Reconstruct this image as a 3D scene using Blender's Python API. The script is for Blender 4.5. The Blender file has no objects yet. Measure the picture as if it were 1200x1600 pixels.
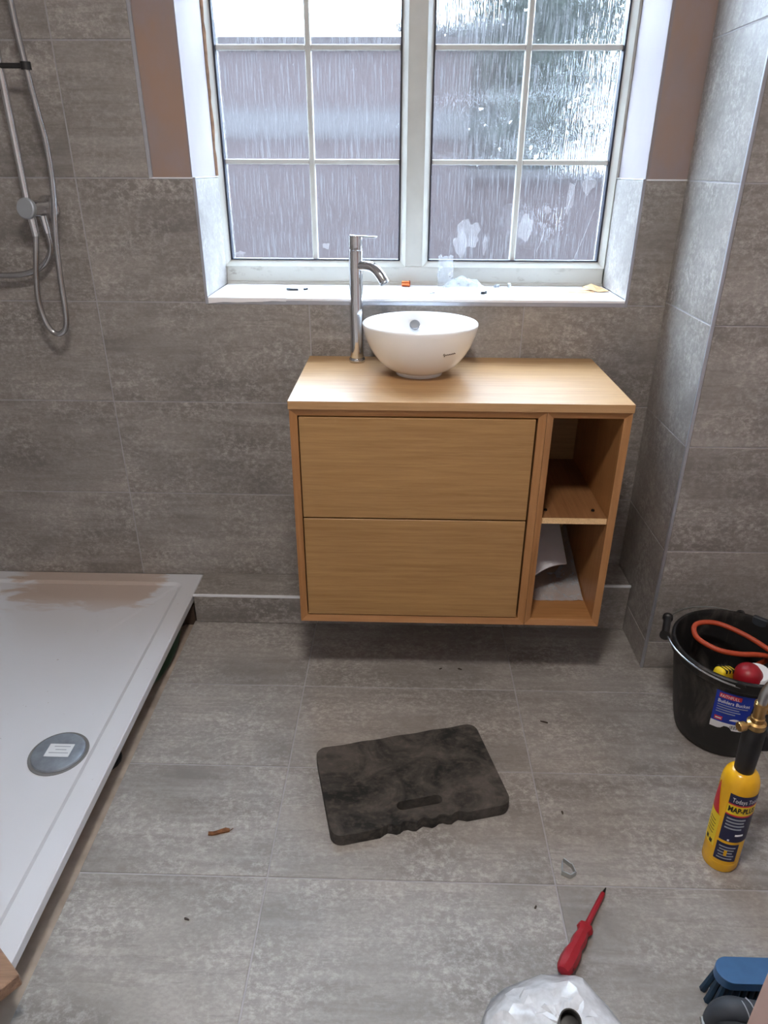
import bpy, bmesh, math, random
from mathutils import Vector, Matrix, noise
random.seed(7)
PI = math.pi
scene = bpy.context.scene
C = scene.collection

# ------------------------------------------------------------------ camera
cam_d = bpy.data.cameras.new('camera'); cam = bpy.data.objects.new('camera', cam_d); C.objects.link(cam)
cam_d.sensor_fit = 'VERTICAL'; cam_d.sensor_height = 24.0; cam_d.lens = 1093.13 / 1600 * 24.0
cam_d.clip_start = 0.02
def cam_axes(p, yw, r):
    Rz = Matrix.Rotation(yw, 3, 'Z')
    fw = Rz @ Vector((0, math.cos(p), -math.sin(p))); up = Rz @ Vector((0, math.sin(p), math.cos(p))); rt = Rz @ Vector((1, 0, 0))
    return math.cos(r) * rt + math.sin(r) * up, -math.sin(r) * rt + math.cos(r) * up, fw
_rt, _up, _fw = cam_axes(math.radians(26.33), math.radians(1.4507), math.radians(0.2234))
M = Matrix((_rt, _up, -_fw)).transposed().to_4x4(); M.translation = (-0.0221, -2.0043, 1.3332)
cam.matrix_world = M
scene.camera = cam

# ------------------------------------------------------------------ world, lights, exposure
w = bpy.data.worlds.new('overcast_sky'); scene.world = w; w.use_nodes = True
bg = w.node_tree.nodes['Background']; bg.inputs[0].default_value = (0.66, 0.82, 1.0, 1); bg.inputs[1].default_value = 18.5
pl = bpy.data.lights.new('window_portal', 'AREA'); pl.shape = 'RECTANGLE'; pl.size = 1.2; pl.size_y = 1.25
po = bpy.data.objects.new('window_portal', pl); C.objects.link(po); po.location = (0.01, 0.42, 1.62); po.rotation_euler = (-PI / 2, 0, 0)
pl.cycles.is_portal = True
vs = scene.view_settings
vs.view_transform = 'Standard'; vs.look = 'None'; vs.gamma = 1; vs.use_curve_mapping = False
vs.exposure = 0.75
scene.cycles.max_bounces = 10; scene.cycles.diffuse_bounces = 5; scene.cycles.transparent_max_bounces = 12
FILL_W = 16.0  # power of the added ceiling fill lamp

# ------------------------------------------------------------------ materials
def srgb(r, g, b):
    f = lambda c: (c / 255 / 12.92) if c / 255 <= 0.04045 else ((c / 255 + 0.055) / 1.055) ** 2.4
    return (f(r), f(g), f(b), 1)
def new_mat(name):
    m = bpy.data.materials.new(name); m.use_nodes = True
    nt = m.node_tree; b = nt.nodes['Principled BSDF']
    return m, nt, b
def N(nt, t, **kw):
    n = nt.nodes.new(t)
    for k, v in kw.items(): setattr(n, k, v)
    return n
def mixc(nt, fac, a, b):
    n = N(nt, 'ShaderNodeMix', data_type='RGBA')
    for s, v in (('Factor', fac), ('A', a), ('B', b)):
        i = [x for x in n.inputs if x.name == s and (x.type == 'RGBA' or s == 'Factor')][0]
        if hasattr(v, 'is_output'): nt.links.new(v, i)
        else: i.default_value = v
    return [o for o in n.outputs if o.type == 'RGBA'][0]
def coords(nt, scale=(1, 1, 1), rand=False, space='Object'):
    tc = N(nt, 'ShaderNodeTexCoord'); mp = N(nt, 'ShaderNodeMapping')
    nt.links.new(tc.outputs[space], mp.inputs['Vector']); mp.inputs['Scale'].default_value = scale
    if rand:
        oi = N(nt, 'ShaderNodeObjectInfo'); mul = N(nt, 'ShaderNodeVectorMath', operation='SCALE')
        cx = N(nt, 'ShaderNodeCombineXYZ'); cx.inputs[0].default_value = 37; cx.inputs[1].default_value = 53; cx.inputs[2].default_value = 71
        nt.links.new(cx.outputs[0], mul.inputs[0]); nt.links.new(oi.outputs['Random'], mul.inputs['Scale'])
        nt.links.new(mul.outputs[0], mp.inputs['Location'])
    return mp.outputs[0]
def noise_tex(nt, vec, scale, detail=4, rough=0.55, dist=0.0):
    n = N(nt, 'ShaderNodeTexNoise'); nt.links.new(vec, n.inputs['Vector'])
    n.inputs['Scale'].default_value = scale; n.inputs['Detail'].default_value = detail; n.inputs['Roughness'].default_value = rough; n.inputs['Distortion'].default_value = dist
    return n.outputs['Fac']
def ramp(nt, fac, p0, p1, c0=(0, 0, 0, 1), c1=(1, 1, 1, 1)):
    r = N(nt, 'ShaderNodeValToRGB'); nt.links.new(fac, r.inputs[0])
    r.color_ramp.elements[0].position = p0; r.color_ramp.elements[1].position = p1
    r.color_ramp.elements[0].color = c0; r.color_ramp.elements[1].color = c1
    return r.outputs[0]
def bump(nt, b, h, strength, dist=0.01):
    n = N(nt, 'ShaderNodeBump'); n.inputs['Strength'].default_value = strength; n.inputs['Distance'].default_value = dist
    nt.links.new(h, n.inputs['Height']); nt.links.new(n.outputs[0], b.inputs['Normal']); return n
def math_n(nt, op, a, b):
    n = N(nt, 'ShaderNodeMath', operation=op)
    for i, v in enumerate((a, b)):
        if hasattr(v, 'is_output'): nt.links.new(v, n.inputs[i])
        else: n.inputs[i].default_value = v
    return n.outputs[0]
def plain(name, col, rough=0.5, metal=0.0, var=0.0, scale=30, spec=None, bmp=0.0):
    m, nt, b = new_mat(name); b.inputs['Roughness'].default_value = rough; b.inputs['Metallic'].default_value = metal
    if spec is not None: b.inputs['Specular IOR Level'].default_value = spec
    v = coords(nt, rand=True); nz = noise_tex(nt, v, scale, 4)
    dark = tuple(c * (1 - var) for c in col[:3]) + (1,); lite = tuple(min(1, c * (1 + var * 0.6)) for c in col[:3]) + (1,)
    nt.links.new(ramp(nt, nz, 0.35, 0.65, dark, lite), b.inputs['Base Color'])
    if bmp: bump(nt, b, nz, bmp, 0.002)
    return m
def tile_mat(name, c_mid, c_dark, c_light):
    m, nt, b = new_mat(name)
    v = coords(nt, (0.6, 1, 1), rand=True)
    big = noise_tex(nt, v, 4.5, 6, 0.62, 0.3)
    strip = noise_tex(nt, coords(nt, (0.22, 2.4, 2.4), rand=True), 7, 5, 0.65)
    fleck = noise_tex(nt, coords(nt, (0.8, 1, 1), rand=True), 74, 8, 0.80, 0.15)
    patch = noise_tex(nt, v, 8, 3, 0.5)
    fine = noise_tex(nt, v, 170, 3, 0.6)
    c = mixc(nt, ramp(nt, big, 0.36, 0.64), c_dark, c_mid)
    c = mixc(nt, math_n(nt, 'MULTIPLY', ramp(nt, strip, 0.50, 0.66), 0.40), c, c_light)
    c = mixc(nt, math_n(nt, 'MULTIPLY', ramp(nt, strip, 0.48, 0.34), 0.40), c, c_dark)
    c = mixc(nt, math_n(nt, 'MULTIPLY', math_n(nt, 'MULTIPLY', ramp(nt, fleck, 0.46, 0.62), ramp(nt, patch, 0.28, 0.66)), 0.58), c, c_light)
    c = mixc(nt, math_n(nt, 'MULTIPLY', ramp(nt, fine, 0.42, 0.60), 0.28), c, c_dark)
    nt.links.new(c, b.inputs['Base Color'])
    nt.links.new(ramp(nt, fleck, 0.3, 0.7, (0.40,) * 3 + (1,), (0.52,) * 3 + (1,)), b.inputs['Roughness'])
    bump(nt, b, fine, 0.12, 0.001)
    return m
M_TILE = tile_mat('concrete_look_tile', srgb(155, 149, 144), srgb(114, 109, 105), srgb(208, 202, 197))
M_FTILE = tile_mat('concrete_look_floor_tile', srgb(160, 155, 150), srgb(122, 117, 113), srgb(210, 206, 202))
M_GROUT = plain('grey_grout', srgb(164, 161, 164), 0.9, var=0.1)
M_SCREED = plain('dusty_subfloor', srgb(168, 152, 138), 0.95, var=0.25, scale=12, bmp=0.3)
M_PAINT = plain('white_painted_plaster', srgb(222, 217, 214), 0.8, var=0.04, scale=6)
M_REVEAL = plain('pale_fresh_plaster', srgb(142, 133, 135), 0.85, var=0.06, scale=5)
M_TRIM = plain('aluminium_tile_trim', srgb(176, 178, 186), 0.35, 0.6, var=0.05)
M_WTRIM = plain('white_tile_trim', srgb(222, 224, 230), 0.35, var=0.04)
M_UPVC = plain('white_upvc', srgb(188, 187, 180), 0.3, var=0.06, scale=14)
def dirty_upvc():
    m, nt, b = new_mat('grubby_white_upvc'); v = coords(nt, (1, 1, 2.2)); n1 = noise_tex(nt, v, 26, 5, 0.6); n2 = noise_tex(nt, v, 5, 3)
    c = mixc(nt, math_n(nt, 'MULTIPLY', math_n(nt, 'MULTIPLY', ramp(nt, n1, 0.56, 0.66), ramp(nt, n2, 0.44, 0.6)), 0.5), srgb(188, 187, 180), srgb(120, 106, 94))
    nt.links.new(c, b.inputs['Base Color']); b.inputs['Roughness'].default_value = 0.35; return m
M_DIRTYUPVC = dirty_upvc()
M_SILL = plain('white_sill_board', srgb(240, 240, 242), 0.35, var=0.03, scale=8)
M_GASKET = plain('black_gasket', srgb(24, 26, 40), 0.5)
M_CHROME = plain('chrome', srgb(214, 216, 220), 0.07, 1.0, var=0.02)
M_SATIN = plain('satin_chrome', srgb(176, 180, 186), 0.3, 1.0, var=0.04)
M_DRAIN = plain('scratched_drain_metal', srgb(150, 158, 168), 0.42, 0.55, var=0.2, scale=26)
M_OVER = plain('dull_chrome_cap', srgb(120, 122, 126), 0.4, 0.8, var=0.05)
M_CAP = plain('brushed_cap', srgb(176, 182, 188), 0.4, 0.5, var=0.04)
M_HOSE = plain('silver_hose', srgb(176, 176, 178), 0.22, 0.9, var=0.05)
M_CERAMIC = plain('white_ceramic', srgb(236, 236, 236), 0.08, var=0.01)
M_BLACK = plain('black_plastic', srgb(26, 26, 28), 0.45, var=0.3)
M_BLACKMET = plain('black_steel', srgb(18, 18, 20), 0.35, 0.3, var=0.2)
M_GAPSHADE = plain('painted_gap_shade', srgb(30, 22, 18), 0.8)  # near-black standing in for the shade inside the drawer gaps
M_COPPER = plain('copper', srgb(214, 120, 76), 0.25, 1.0, var=0.1)
M_BRASS = plain('brass', srgb(186, 150, 96), 0.3, 1.0, var=0.12, scale=60)
M_STEEL = plain('galvanised_steel', srgb(188, 192, 192), 0.28, 1.0, var=0.1)
M_RED = plain('red_insulated_plastic', srgb(150, 16, 32), 0.4, var=0.1)
M_ORANGE = plain('rust_red_rubber', srgb(176, 68, 36), 0.5, var=0.1)
M_WHITE = plain('white_print', srgb(228, 230, 232), 0.5)
M_NAVY = plain('navy_print', srgb(22, 26, 66), 0.45)
M_BLUE = plain('blue_label', srgb(14, 50, 160), 0.4)
M_REDP = plain('red_print', srgb(200, 36, 48), 0.45)
M_BLK = plain('black_print', srgb(16, 14, 14), 0.5)
M_YELP = plain('yellow_print', srgb(236, 206, 36), 0.45)
M_BRUSH = plain('blue_brush_plastic', srgb(56, 96, 138), 0.4, var=0.1)
M_BRISTLE = plain('dark_blue_bristle', srgb(16, 50, 74), 0.6, var=0.3)
M_RUBBER = plain('dark_dusty_rubber', srgb(52, 58, 66), 0.6, var=0.35, scale=14, bmp=0.2)
M_PAPER = plain('white_paper', srgb(216, 216, 222), 0.8, var=0.03)
M_CARD = plain('brown_paper_scrap', srgb(190, 150, 104), 0.85, var=0.15)
M_LEAF = plain('dry_brown_leaf', srgb(120, 78, 44), 0.8, var=0.4, scale=80)
M_CHIP = plain('dark_debris', srgb(62, 52, 46), 0.8, var=0.3)
M_FOAM = plain('ochre_sealant', srgb(134, 104, 82), 0.9, var=0.3, scale=40)
M_PINKWALL = plain('bare_pink_plaster', srgb(190, 160, 150), 0.85, var=0.08, scale=6)
M_PIPE = plain('grey_waste_pipe', srgb(110, 110, 110), 0.5)
M_GREENPIPE = plain('green_rubber_hose', srgb(30, 66, 44), 0.5)
M_TIMBER = plain('old_dark_timber', srgb(64, 48, 38), 0.9, var=0.3)
M_STICKER = plain('grey_white_sticker', srgb(206, 210, 214), 0.6)
M_STICKTXT = plain('faint_grey_print', srgb(150, 156, 164), 0.6)

def bare_plaster():
    m, nt, b = new_mat('brown_skim_plaster')
    v = coords(nt, (1, 1, 0.6), rand=True)
    a = noise_tex(nt, v, 7, 5, 0.6); c2 = noise_tex(nt, v, 18, 4)
    c = mixc(nt, ramp(nt, a, 0.35, 0.65), srgb(156, 130, 116), srgb(144, 132, 132))
    c = mixc(nt, math_n(nt, 'MULTIPLY', ramp(nt, c2, 0.5, 0.7), 0.4), c, srgb(150, 136, 138))
    nt.links.new(c, b.inputs['Base Color']); b.inputs['Roughness'].default_value = 0.8
    return m
M_PLASTER = bare_plaster()

def oak(name, grain, tone=(172, 134, 86), dark=(146, 108, 64)):
    m, nt, b = new_mat(name)
    sc = {'x': (1.2, 30, 30), 'z': (30, 30, 1.2), 'y': (30, 1.2, 30)}[grain]
    v = coords(nt, sc, rand=True)
    a = noise_tex(nt, v, 3.2, 6, 0.65, 0.15); f = noise_tex(nt, coords(nt, tuple(s * 4 for s in sc), rand=True), 4, 3, 0.6)
    big = noise_tex(nt, coords(nt, tuple(0.25 * s for s in sc), rand=True), 2.6, 3)
    c = mixc(nt, ramp(nt, a, 0.34, 0.68), srgb(*dark), srgb(*tone))
    c = mixc(nt, math_n(nt, 'MULTIPLY', ramp(nt, f, 0.52, 0.7), 0.25), c, srgb(*[int(t * 0.75) for t in dark]))
    c = mixc(nt, math_n(nt, 'MULTIPLY', ramp(nt, big, 0.4, 0.65), 0.25), c, srgb(*[min(255, int(t * 1.06)) for t in tone]))
    nt.links.new(c, b.inputs['Base Color']); b.inputs['Roughness'].default_value = 0.42
    bump(nt, b, f, 0.05, 0.0006)
    return m
M_OAKX = oak('oak_veneer_horizontal', 'x'); M_OAKZ = oak('oak_veneer_vertical', 'z', (172, 124, 78), (146, 100, 58))
M_OAKXF = oak('oak_frame_horizontal', 'x', (172, 124, 78), (146, 100, 58)); M_OAKT = oak('oak_worktop', 'x', (184, 146, 102), (160, 122, 80))
M_OAKY = oak('oak_shelf', 'y', (146, 104, 68), (120, 80, 48))
M_WOODOFF = oak('rough_timber', 'x', (164, 132, 108), (110, 86, 70))
def chipboard():
    m, nt, b = new_mat('chipboard_edge')
    v = coords(nt); vo = N(nt, 'ShaderNodeTexVoronoi'); nt.links.new(v, vo.inputs['Vector']); vo.inputs['Scale'].default_value = 380
    c = mixc(nt, noise_tex(nt, v, 260, 3), srgb(160, 120, 80), srgb(240, 208, 160))
    c = mixc(nt, ramp(nt, vo.outputs['Distance'], 0.2, 0.7), c, srgb(224, 188, 140))
    nt.links.new(c, b.inputs['Base Color']); b.inputs['Roughness'].default_value = 0.9
    return m
M_CHIPB = chipboard()

def rain_glass():
    m, nt, b = new_mat('rain_pattern_glass'); out = nt.nodes['Material Output']; nt.nodes.remove(b)
    s = noise_tex(nt, coords(nt, (330, 330, 12)), 1.0, 3, 0.55, 0.3)
    d = noise_tex(nt, coords(nt, (60, 60, 26)), 1.0, 3, 0.5)
    h = math_n(nt, 'ADD', s, math_n(nt, 'MULTIPLY', d, 0.35))
    bn = N(nt, 'ShaderNodeBump'); bn.inputs['Strength'].default_value = 0.8; bn.inputs['Distance'].default_value = 0.004; nt.links.new(h, bn.inputs['Height'])
    rf = N(nt, 'ShaderNodeBsdfRefraction'); rf.inputs['IOR'].default_value = 1.22; rf.inputs['Roughness'].default_value = 0.22; rf.inputs['Color'].default_value = (0.96, 0.98, 1, 1)
    nt.links.new(bn.outputs[0], rf.inputs['Normal'])
    tr = N(nt, 'ShaderNodeBsdfTransparent'); tl = N(nt, 'ShaderNodeBsdfTranslucent'); tl.inputs['Color'].default_value = (0.085, 0.083, 0.088, 1)
    gl = N(nt, 'ShaderNodeBsdfGlossy'); gl.inputs['Roughness'].default_value = 0.15; nt.links.new(bn.outputs[0], gl.inputs['Normal'])
    dots = N(nt, 'ShaderNodeTexVoronoi'); nt.links.new(coords(nt, (95, 95, 60)), dots.inputs['Vector']); dots.inputs['Scale'].default_value = 1.0
    rare = noise_tex(nt, coords(nt, (16, 16, 16)), 1.0, 2)
    drop = math_n(nt, 'MULTIPLY', ramp(nt, dots.outputs['Distance'], 0.10, 0.18, (1, 1, 1, 1), (0, 0, 0, 1)), ramp(nt, rare, 0.50, 0.58))
    streak = math_n(nt, 'MAXIMUM', math_n(nt, 'MULTIPLY', ramp(nt, s, 0.51, 0.60), 0.55), math_n(nt, 'MULTIPLY', drop, 0.9))
    m1 = N(nt, 'ShaderNodeMixShader'); m1.inputs[0].default_value = 0.8; nt.links.new(tr.outputs[0], m1.inputs[1]); nt.links.new(rf.outputs[0], m1.inputs[2])
    m2 = N(nt, 'ShaderNodeMixShader'); nt.links.new(streak, m2.inputs[0]); nt.links.new(m1.outputs[0], m2.inputs[1]); nt.links.new(tl.outputs[0], m2.inputs[2])
    m3 = N(nt, 'ShaderNodeMixShader'); m3.inputs[0].default_value = 0.05; nt.links.new(m2.outputs[0], m3.inputs[1]); nt.links.new(gl.outputs[0], m3.inputs[2])
    nt.links.new(m3.outputs[0], out.inputs['Surface'])
    return m
M_RAIN = rain_glass()
def clear_mat(name, col, opacity, rough=0.15, trans=0.3):
    m, nt, b = new_mat(name); out = nt.nodes['Material Output']
    b.inputs['Base Color'].default_value = col; b.inputs['Roughness'].default_value = rough
    tr = N(nt, 'ShaderNodeBsdfTransparent'); tl = N(nt, 'ShaderNodeBsdfTranslucent'); tl.inputs['Color'].default_value = col
    nz = noise_tex(nt, coords(nt), 40, 4)
    m1 = N(nt, 'ShaderNodeMixShader'); m1.inputs[0].default_value = trans; nt.links.new(b.outputs[0], m1.inputs[1]); nt.links.new(tl.outputs[0], m1.inputs[2])
    m2 = N(nt, 'ShaderNodeMixShader'); nt.links.new(ramp(nt, nz, 0.3, 0.7, (opacity * 0.75,) * 3 + (1,), (min(1, opacity * 1.25),) * 3 + (1,)), m2.inputs[0])
    nt.links.new(tr.outputs[0], m2.inputs[1]); nt.links.new(m1.outputs[0], m2.inputs[2]); nt.links.new(m2.outputs[0], out.inputs['Surface'])
    return m
M_OUTPANE = clear_mat('clear_outer_glass', (0.9, 0.95, 1, 1), 0.04, 0.02, 0.0)
M_BAG = clear_mat('white_carrier_bag_film', srgb(240, 243, 248), 0.86, 0.16, 0.2)
M_CLEAR = clear_mat('clear_plastic_film', srgb(214, 220, 228), 0.30, 0.06, 0.12)
M_SMUDGE = clear_mat('white_smear', srgb(226, 228, 232), 0.13, 0.5, 0.08)

def tray_mat():
    m, nt, b = new_mat('white_stone_resin_with_dust')
    tc = N(nt, 'ShaderNodeTexCoord'); sp = N(nt, 'ShaderNodeSeparateXYZ'); nt.links.new(tc.outputs['Object'], sp.inputs[0])
    nz = noise_tex(nt, coords(nt, (2.2, 7, 1)), 3.0, 5, 0.6, 0.6)
    # dust pile along the wall: object y near the back edge, object x in the middle and right (shape roughened by noise)
    back = N(nt, 'ShaderNodeMapRange'); nt.links.new(sp.outputs['Y'], back.inputs[0]); back.inputs[1].default_value = 0.60; back.inputs[2].default_value = 0.72
    xr = N(nt, 'ShaderNodeMapRange'); nt.links.new(sp.outputs['X'], xr.inputs[0]); xr.inputs[1].default_value = 0.32; xr.inputs[2].default_value = 0.2
    xl = N(nt, 'ShaderNodeMapRange'); nt.links.new(sp.outputs['X'], xl.inputs[0]); xl.inputs[1].default_value = -0.36; xl.inputs[2].default_value = -0.1
    f = math_n(nt, 'MULTIPLY', math_n(nt, 'MULTIPLY', back.outputs[0], xr.outputs[0]), xl.outputs[0])
    f = math_n(nt, 'ADD', f, math_n(nt, 'MULTIPLY', math_n(nt, 'SUBTRACT', nz, 0.5), 1.7))
    f = ramp(nt, f, 0.42, 0.62)
    f = math_n(nt, 'MULTIPLY', f, back.outputs[0])
    spk = noise_tex(nt, coords(nt), 70, 2); spk = math_n(nt, 'MULTIPLY', ramp(nt, spk, 0.74, 0.78), 0.6)
    film = noise_tex(nt, coords(nt, (1, 0.5, 1)), 5, 4)
    c = mixc(nt, math_n(nt, 'MULTIPLY', film, 0.25), srgb(206, 208, 214), srgb(186, 182, 180))
    c = mixc(nt, math_n(nt, 'MULTIPLY', f, 0.62), c, srgb(168, 136, 106)); c = mixc(nt, spk, c, srgb(130, 110, 96))
    nt.links.new(c, b.inputs['Base Color']); b.inputs['Roughness'].default_value = 0.35
    return m
M_TRAY = tray_mat()
def pad_mat():
    m, nt, b = new_mat('dusty_black_foam')
    v = coords(nt, (1, 1.3, 1)); a = noise_tex(nt, v, 9, 6, 0.65, 0.8); f = noise_tex(nt, v, 60, 3)
    c = mixc(nt, ramp(nt, a, 0.38, 0.66), srgb(26, 27, 26), srgb(84, 79, 75)); c = mixc(nt, math_n(nt, 'MULTIPLY', ramp(nt, f, 0.5, 0.75), 0.3), c, srgb(116, 104, 96))
    nt.links.new(c, b.inputs['Base Color']); b.inputs['Roughness'].default_value = 0.9; bump(nt, b, f, 0.3, 0.002)
    return m
M_PAD = pad_mat()
def bucket_mat():
    m, nt, b = new_mat('scuffed_black_bucket')
    v = coords(nt, (1, 1, 0.4)); a = noise_tex(nt, v, 16, 6, 0.7, 0.6)
    c = mixc(nt, math_n(nt, 'MULTIPLY', ramp(nt, a, 0.52, 0.76), 0.5), srgb(20, 20, 21), srgb(108, 100, 95))
    nt.links.new(c, b.inputs['Base Color']); b.inputs['Roughness'].default_value = 0.5
    return m
M_BUCKET = bucket_mat()
M_GASYEL = plain('yellow_gas_can_paint', srgb(232, 176, 26), 0.25, var=0.06, scale=10)
def outdoor(name, c1, c2, scale):
    m, nt, b = new_mat(name); v = coords(nt); c = mixc(nt, noise_tex(nt, v, scale, 5), c1, c2); nt.links.new(c, b.inputs['Base Color']); b.inputs['Roughness'].default_value = 0.9; return m
def brick_mat():
    m, nt, b = new_mat('weathered_purple_brick')
    tc = N(nt, 'ShaderNodeTexCoord'); mp = N(nt, 'ShaderNodeMapping'); nt.links.new(tc.outputs['Object'], mp.inputs[0]); mp.inputs['Rotation'].default_value = (PI / 2, 0, 0)
    br = N(nt, 'ShaderNodeTexBrick'); nt.links.new(mp.outputs[0], br.inputs['Vector']); br.inputs['Scale'].default_value = 4.4
    br.inputs['Color1'].default_value = srgb(33, 21, 21); br.inputs['Color2'].default_value = srgb(29, 18, 19); br.inputs['Mortar'].default_value = srgb(34, 25, 25)
    nt.links.new(br.outputs[0], b.inputs['Base Color']); b.inputs['Roughness'].default_value = 0.9
    return m
M_BRICK = brick_mat(); M_COPE = outdoor('pale_coping', srgb(43, 39, 40), srgb(38, 35, 36), 6)
M_LEAFG = outdoor('green_foliage', srgb(20, 25, 20), srgb(30, 37, 30), 3); M_BARK = outdoor('bark', srgb(70, 58, 48), srgb(50, 42, 36), 8)
M_GROUND = outdoor('paved_ground', srgb(70, 66, 66), srgb(56, 53, 54), 3)

# ------------------------------------------------------------------ geometry helpers
WL = {}
def wloc(o): return WL.get(o.name, Vector((0, 0, 0))) if o else Vector((0, 0, 0))
def tag(o, label=None, cat=None, group=None, kind=None):
    for k, v in (('label', label), ('category', cat), ('group', group), ('kind', kind)):
        if v: o[k] = v
    return o
def empty(name, loc, label=None, cat=None, group=None, kind=None, parent=None):
    o = bpy.data.objects.new(name, None); C.objects.link(o); o.empty_display_size = 0.05
    loc = Vector(loc); o.parent = parent; o.location = loc - wloc(parent); WL[o.name] = loc
    return tag(o, label, cat, group, kind)
def obj(name, verts, faces, mats, parent=None, smooth=None, fmat=None):
    """world-space verts -> one mesh object whose origin sits at the middle of its base"""
    vs_ = [Vector(v) for v in verts]
    lo = [min(v[i] for v in vs_) for i in range(3)]; hi = [max(v[i] for v in vs_) for i in range(3)]
    org = Vector(((lo[0] + hi[0]) / 2, (lo[1] + hi[1]) / 2, lo[2]))
    me = bpy.data.meshes.new(name); me.from_pydata([v - org for v in vs_], [], faces)
    for mm in (mats if isinstance(mats, (list, tuple)) else [mats]): me.materials.append(mm)
    if fmat:
        for p, i in zip(me.polygons, fmat): p.material_index = i
    bm = bmesh.new(); bm.from_mesh(me); bmesh.ops.recalc_face_normals(bm, faces=bm.faces); bm.to_mesh(me); bm.free()
    if smooth is not None:
        for p in me.polygons: p.use_smooth = True
        me.set_sharp_from_angle(angle=math.radians(smooth))
    o = bpy.data.objects.new(name, me); C.objects.link(o)
    o.parent = parent; o.location = org - wloc(parent); WL[o.name] = org
    return o
def bm_obj(name, bm, mats, parent=None, smooth=None):
    bm.verts.ensure_lookup_table(); bm.verts.index_update()
    v = [x.co.copy() for x in bm.verts]; f = [[q.index for q in p.verts] for p in bm.faces]; fm = [p.material_index for p in bm.faces]; bm.free()
    return obj(name, v, f, mats, parent, smooth, fm)
def add_box(bm, x0, x1, y0, y1, z0, z1, bev=0.0, seg=1, mtx=None):
    g = bmesh.ops.create_cube(bm, size=1.0); vs_ = g['verts']
    for v in vs_: v.co = Vector(((x0 + x1) / 2 + v.co.x * (x1 - x0), (y0 + y1) / 2 + v.co.y * (y1 - y0), (z0 + z1) / 2 + v.co.z * (z1 - z0)))
    if bev:
        es = list({e for v in vs_ for e in v.link_edges})
        r = bmesh.ops.bevel(bm, geom=es, offset=bev, segments=seg, affect='EDGES', profile=0.5)
        vs_ = list({v for f in r['faces'] for v in f.verts} | {v for v in vs_ if v.is_valid})
    if mtx is not None:
        for v in vs_: v.co = mtx @ v.co
    return vs_
def box(name, x0, x1, y0, y1, z0, z1, mat, parent=None, bev=0.0, seg=1, mtx=None, smooth=None):
    bm = bmesh.new(); add_box(bm, x0, x1, y0, y1, z0, z1, bev, seg, mtx); return bm_obj(name, bm, mat, parent, smooth)
def hexa(name, a, b, mat, parent=None):
    """two quads (lists of four points, same order) joined"""
    return obj(name, list(a) + list(b), [(0, 1, 2, 3), (7, 6, 5, 4), (0, 4, 5, 1), (1, 5, 6, 2), (2, 6, 7, 3), (3, 7, 4, 0)], mat, parent)
def frame_of(d):
    d = d.normalized(); a = Vector((0, 0, 1)) if abs(d.z) < 0.9 else Vector((1, 0, 0))
    u = d.cross(a).normalized(); return u, d.cross(u).normalized()
def catmull(pts, n=8):
    P = [Vector(p) for p in pts]; out = []
    for i in range(len(P) - 1):
        p0 = P[max(i - 1, 0)]; p1 = P[i]; p2 = P[i + 1]; p3 = P[min(i + 2, len(P) - 1)]
        for k in range(n):
            t = k / n
            out.append(0.5 * ((2 * p1) + (p2 - p0) * t + (2 * p0 - 5 * p1 + 4 * p2 - p3) * t * t + (3 * p1 - p0 - 3 * p2 + p3) * t ** 3))
    out.append(P[-1]); return out
def tube(name, pts, rad, mat, parent=None, seg=12, n=0, cap=True):
    P = catmull(pts, n) if n else [Vector(p) for p in pts]
    R_ = rad if isinstance(rad, (list, tuple)) else [rad] * len(P)
    if len(R_) != len(P): R_ = [R_[0] + (R_[-1] - R_[0]) * i / (len(P) - 1) for i in range(len(P))]
    V = []; F = []; u = None
    for i, p in enumerate(P):
        d = (P[min(i + 1, len(P) - 1)] - P[max(i - 1, 0)]).normalized()
        if u is None: u, _ = frame_of(d)
        u = (u - d * u.dot(d)).normalized(); v = d.cross(u)
        for k in range(seg):
            a = 2 * PI * k / seg; V.append(p + (u * math.cos(a) + v * math.sin(a)) * R_[i])
    for i in range(len(P) - 1):
        for k in range(seg):
            a = i * seg + k; b = i * seg + (k + 1) % seg; F.append((a, b, b + seg, a + seg))
    if cap:
        F.append(tuple(range(seg - 1, -1, -1))); F.append(tuple((len(P) - 1) * seg + k for k in range(seg)))
    return obj(name, V, F, mat, parent, 40)
def lathe(name, prof, mat, base, axis=(0, 0, 1), parent=None, seg=48, closed=False, smooth=35):
    """prof: list of (radius, height along axis)"""
    ax = Vector(axis).normalized(); u, v = frame_of(ax); B = Vector(base); V = []; F = []; rows = []
    for r, h in prof:
        if r < 1e-6: rows.append([len(V)]); V.append(B + ax * h)
        else:
            rows.append(list(range(len(V), len(V) + seg)))
            V += [B + ax * h + (u * math.cos(2 * PI * k / seg) + v * math.sin(2 * PI * k / seg)) * r for k in range(seg)]
    pairs = list(zip(rows, rows[1:])) + ([(rows[-1], rows[0])] if closed else [])
    for a, b in pairs:
        for k in range(seg):
            k2 = (k + 1) % seg
            if len(a) == 1 and len(b) == 1: continue
            if len(a) == 1: F.append((a[0], b[k], b[k2]))
            elif len(b) == 1: F.append((a[k], a[k2], b[0]))
            else: F.append((a[k], a[k2], b[k2], b[k]))
    return obj(name, V, F, mat, parent, smooth)
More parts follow.
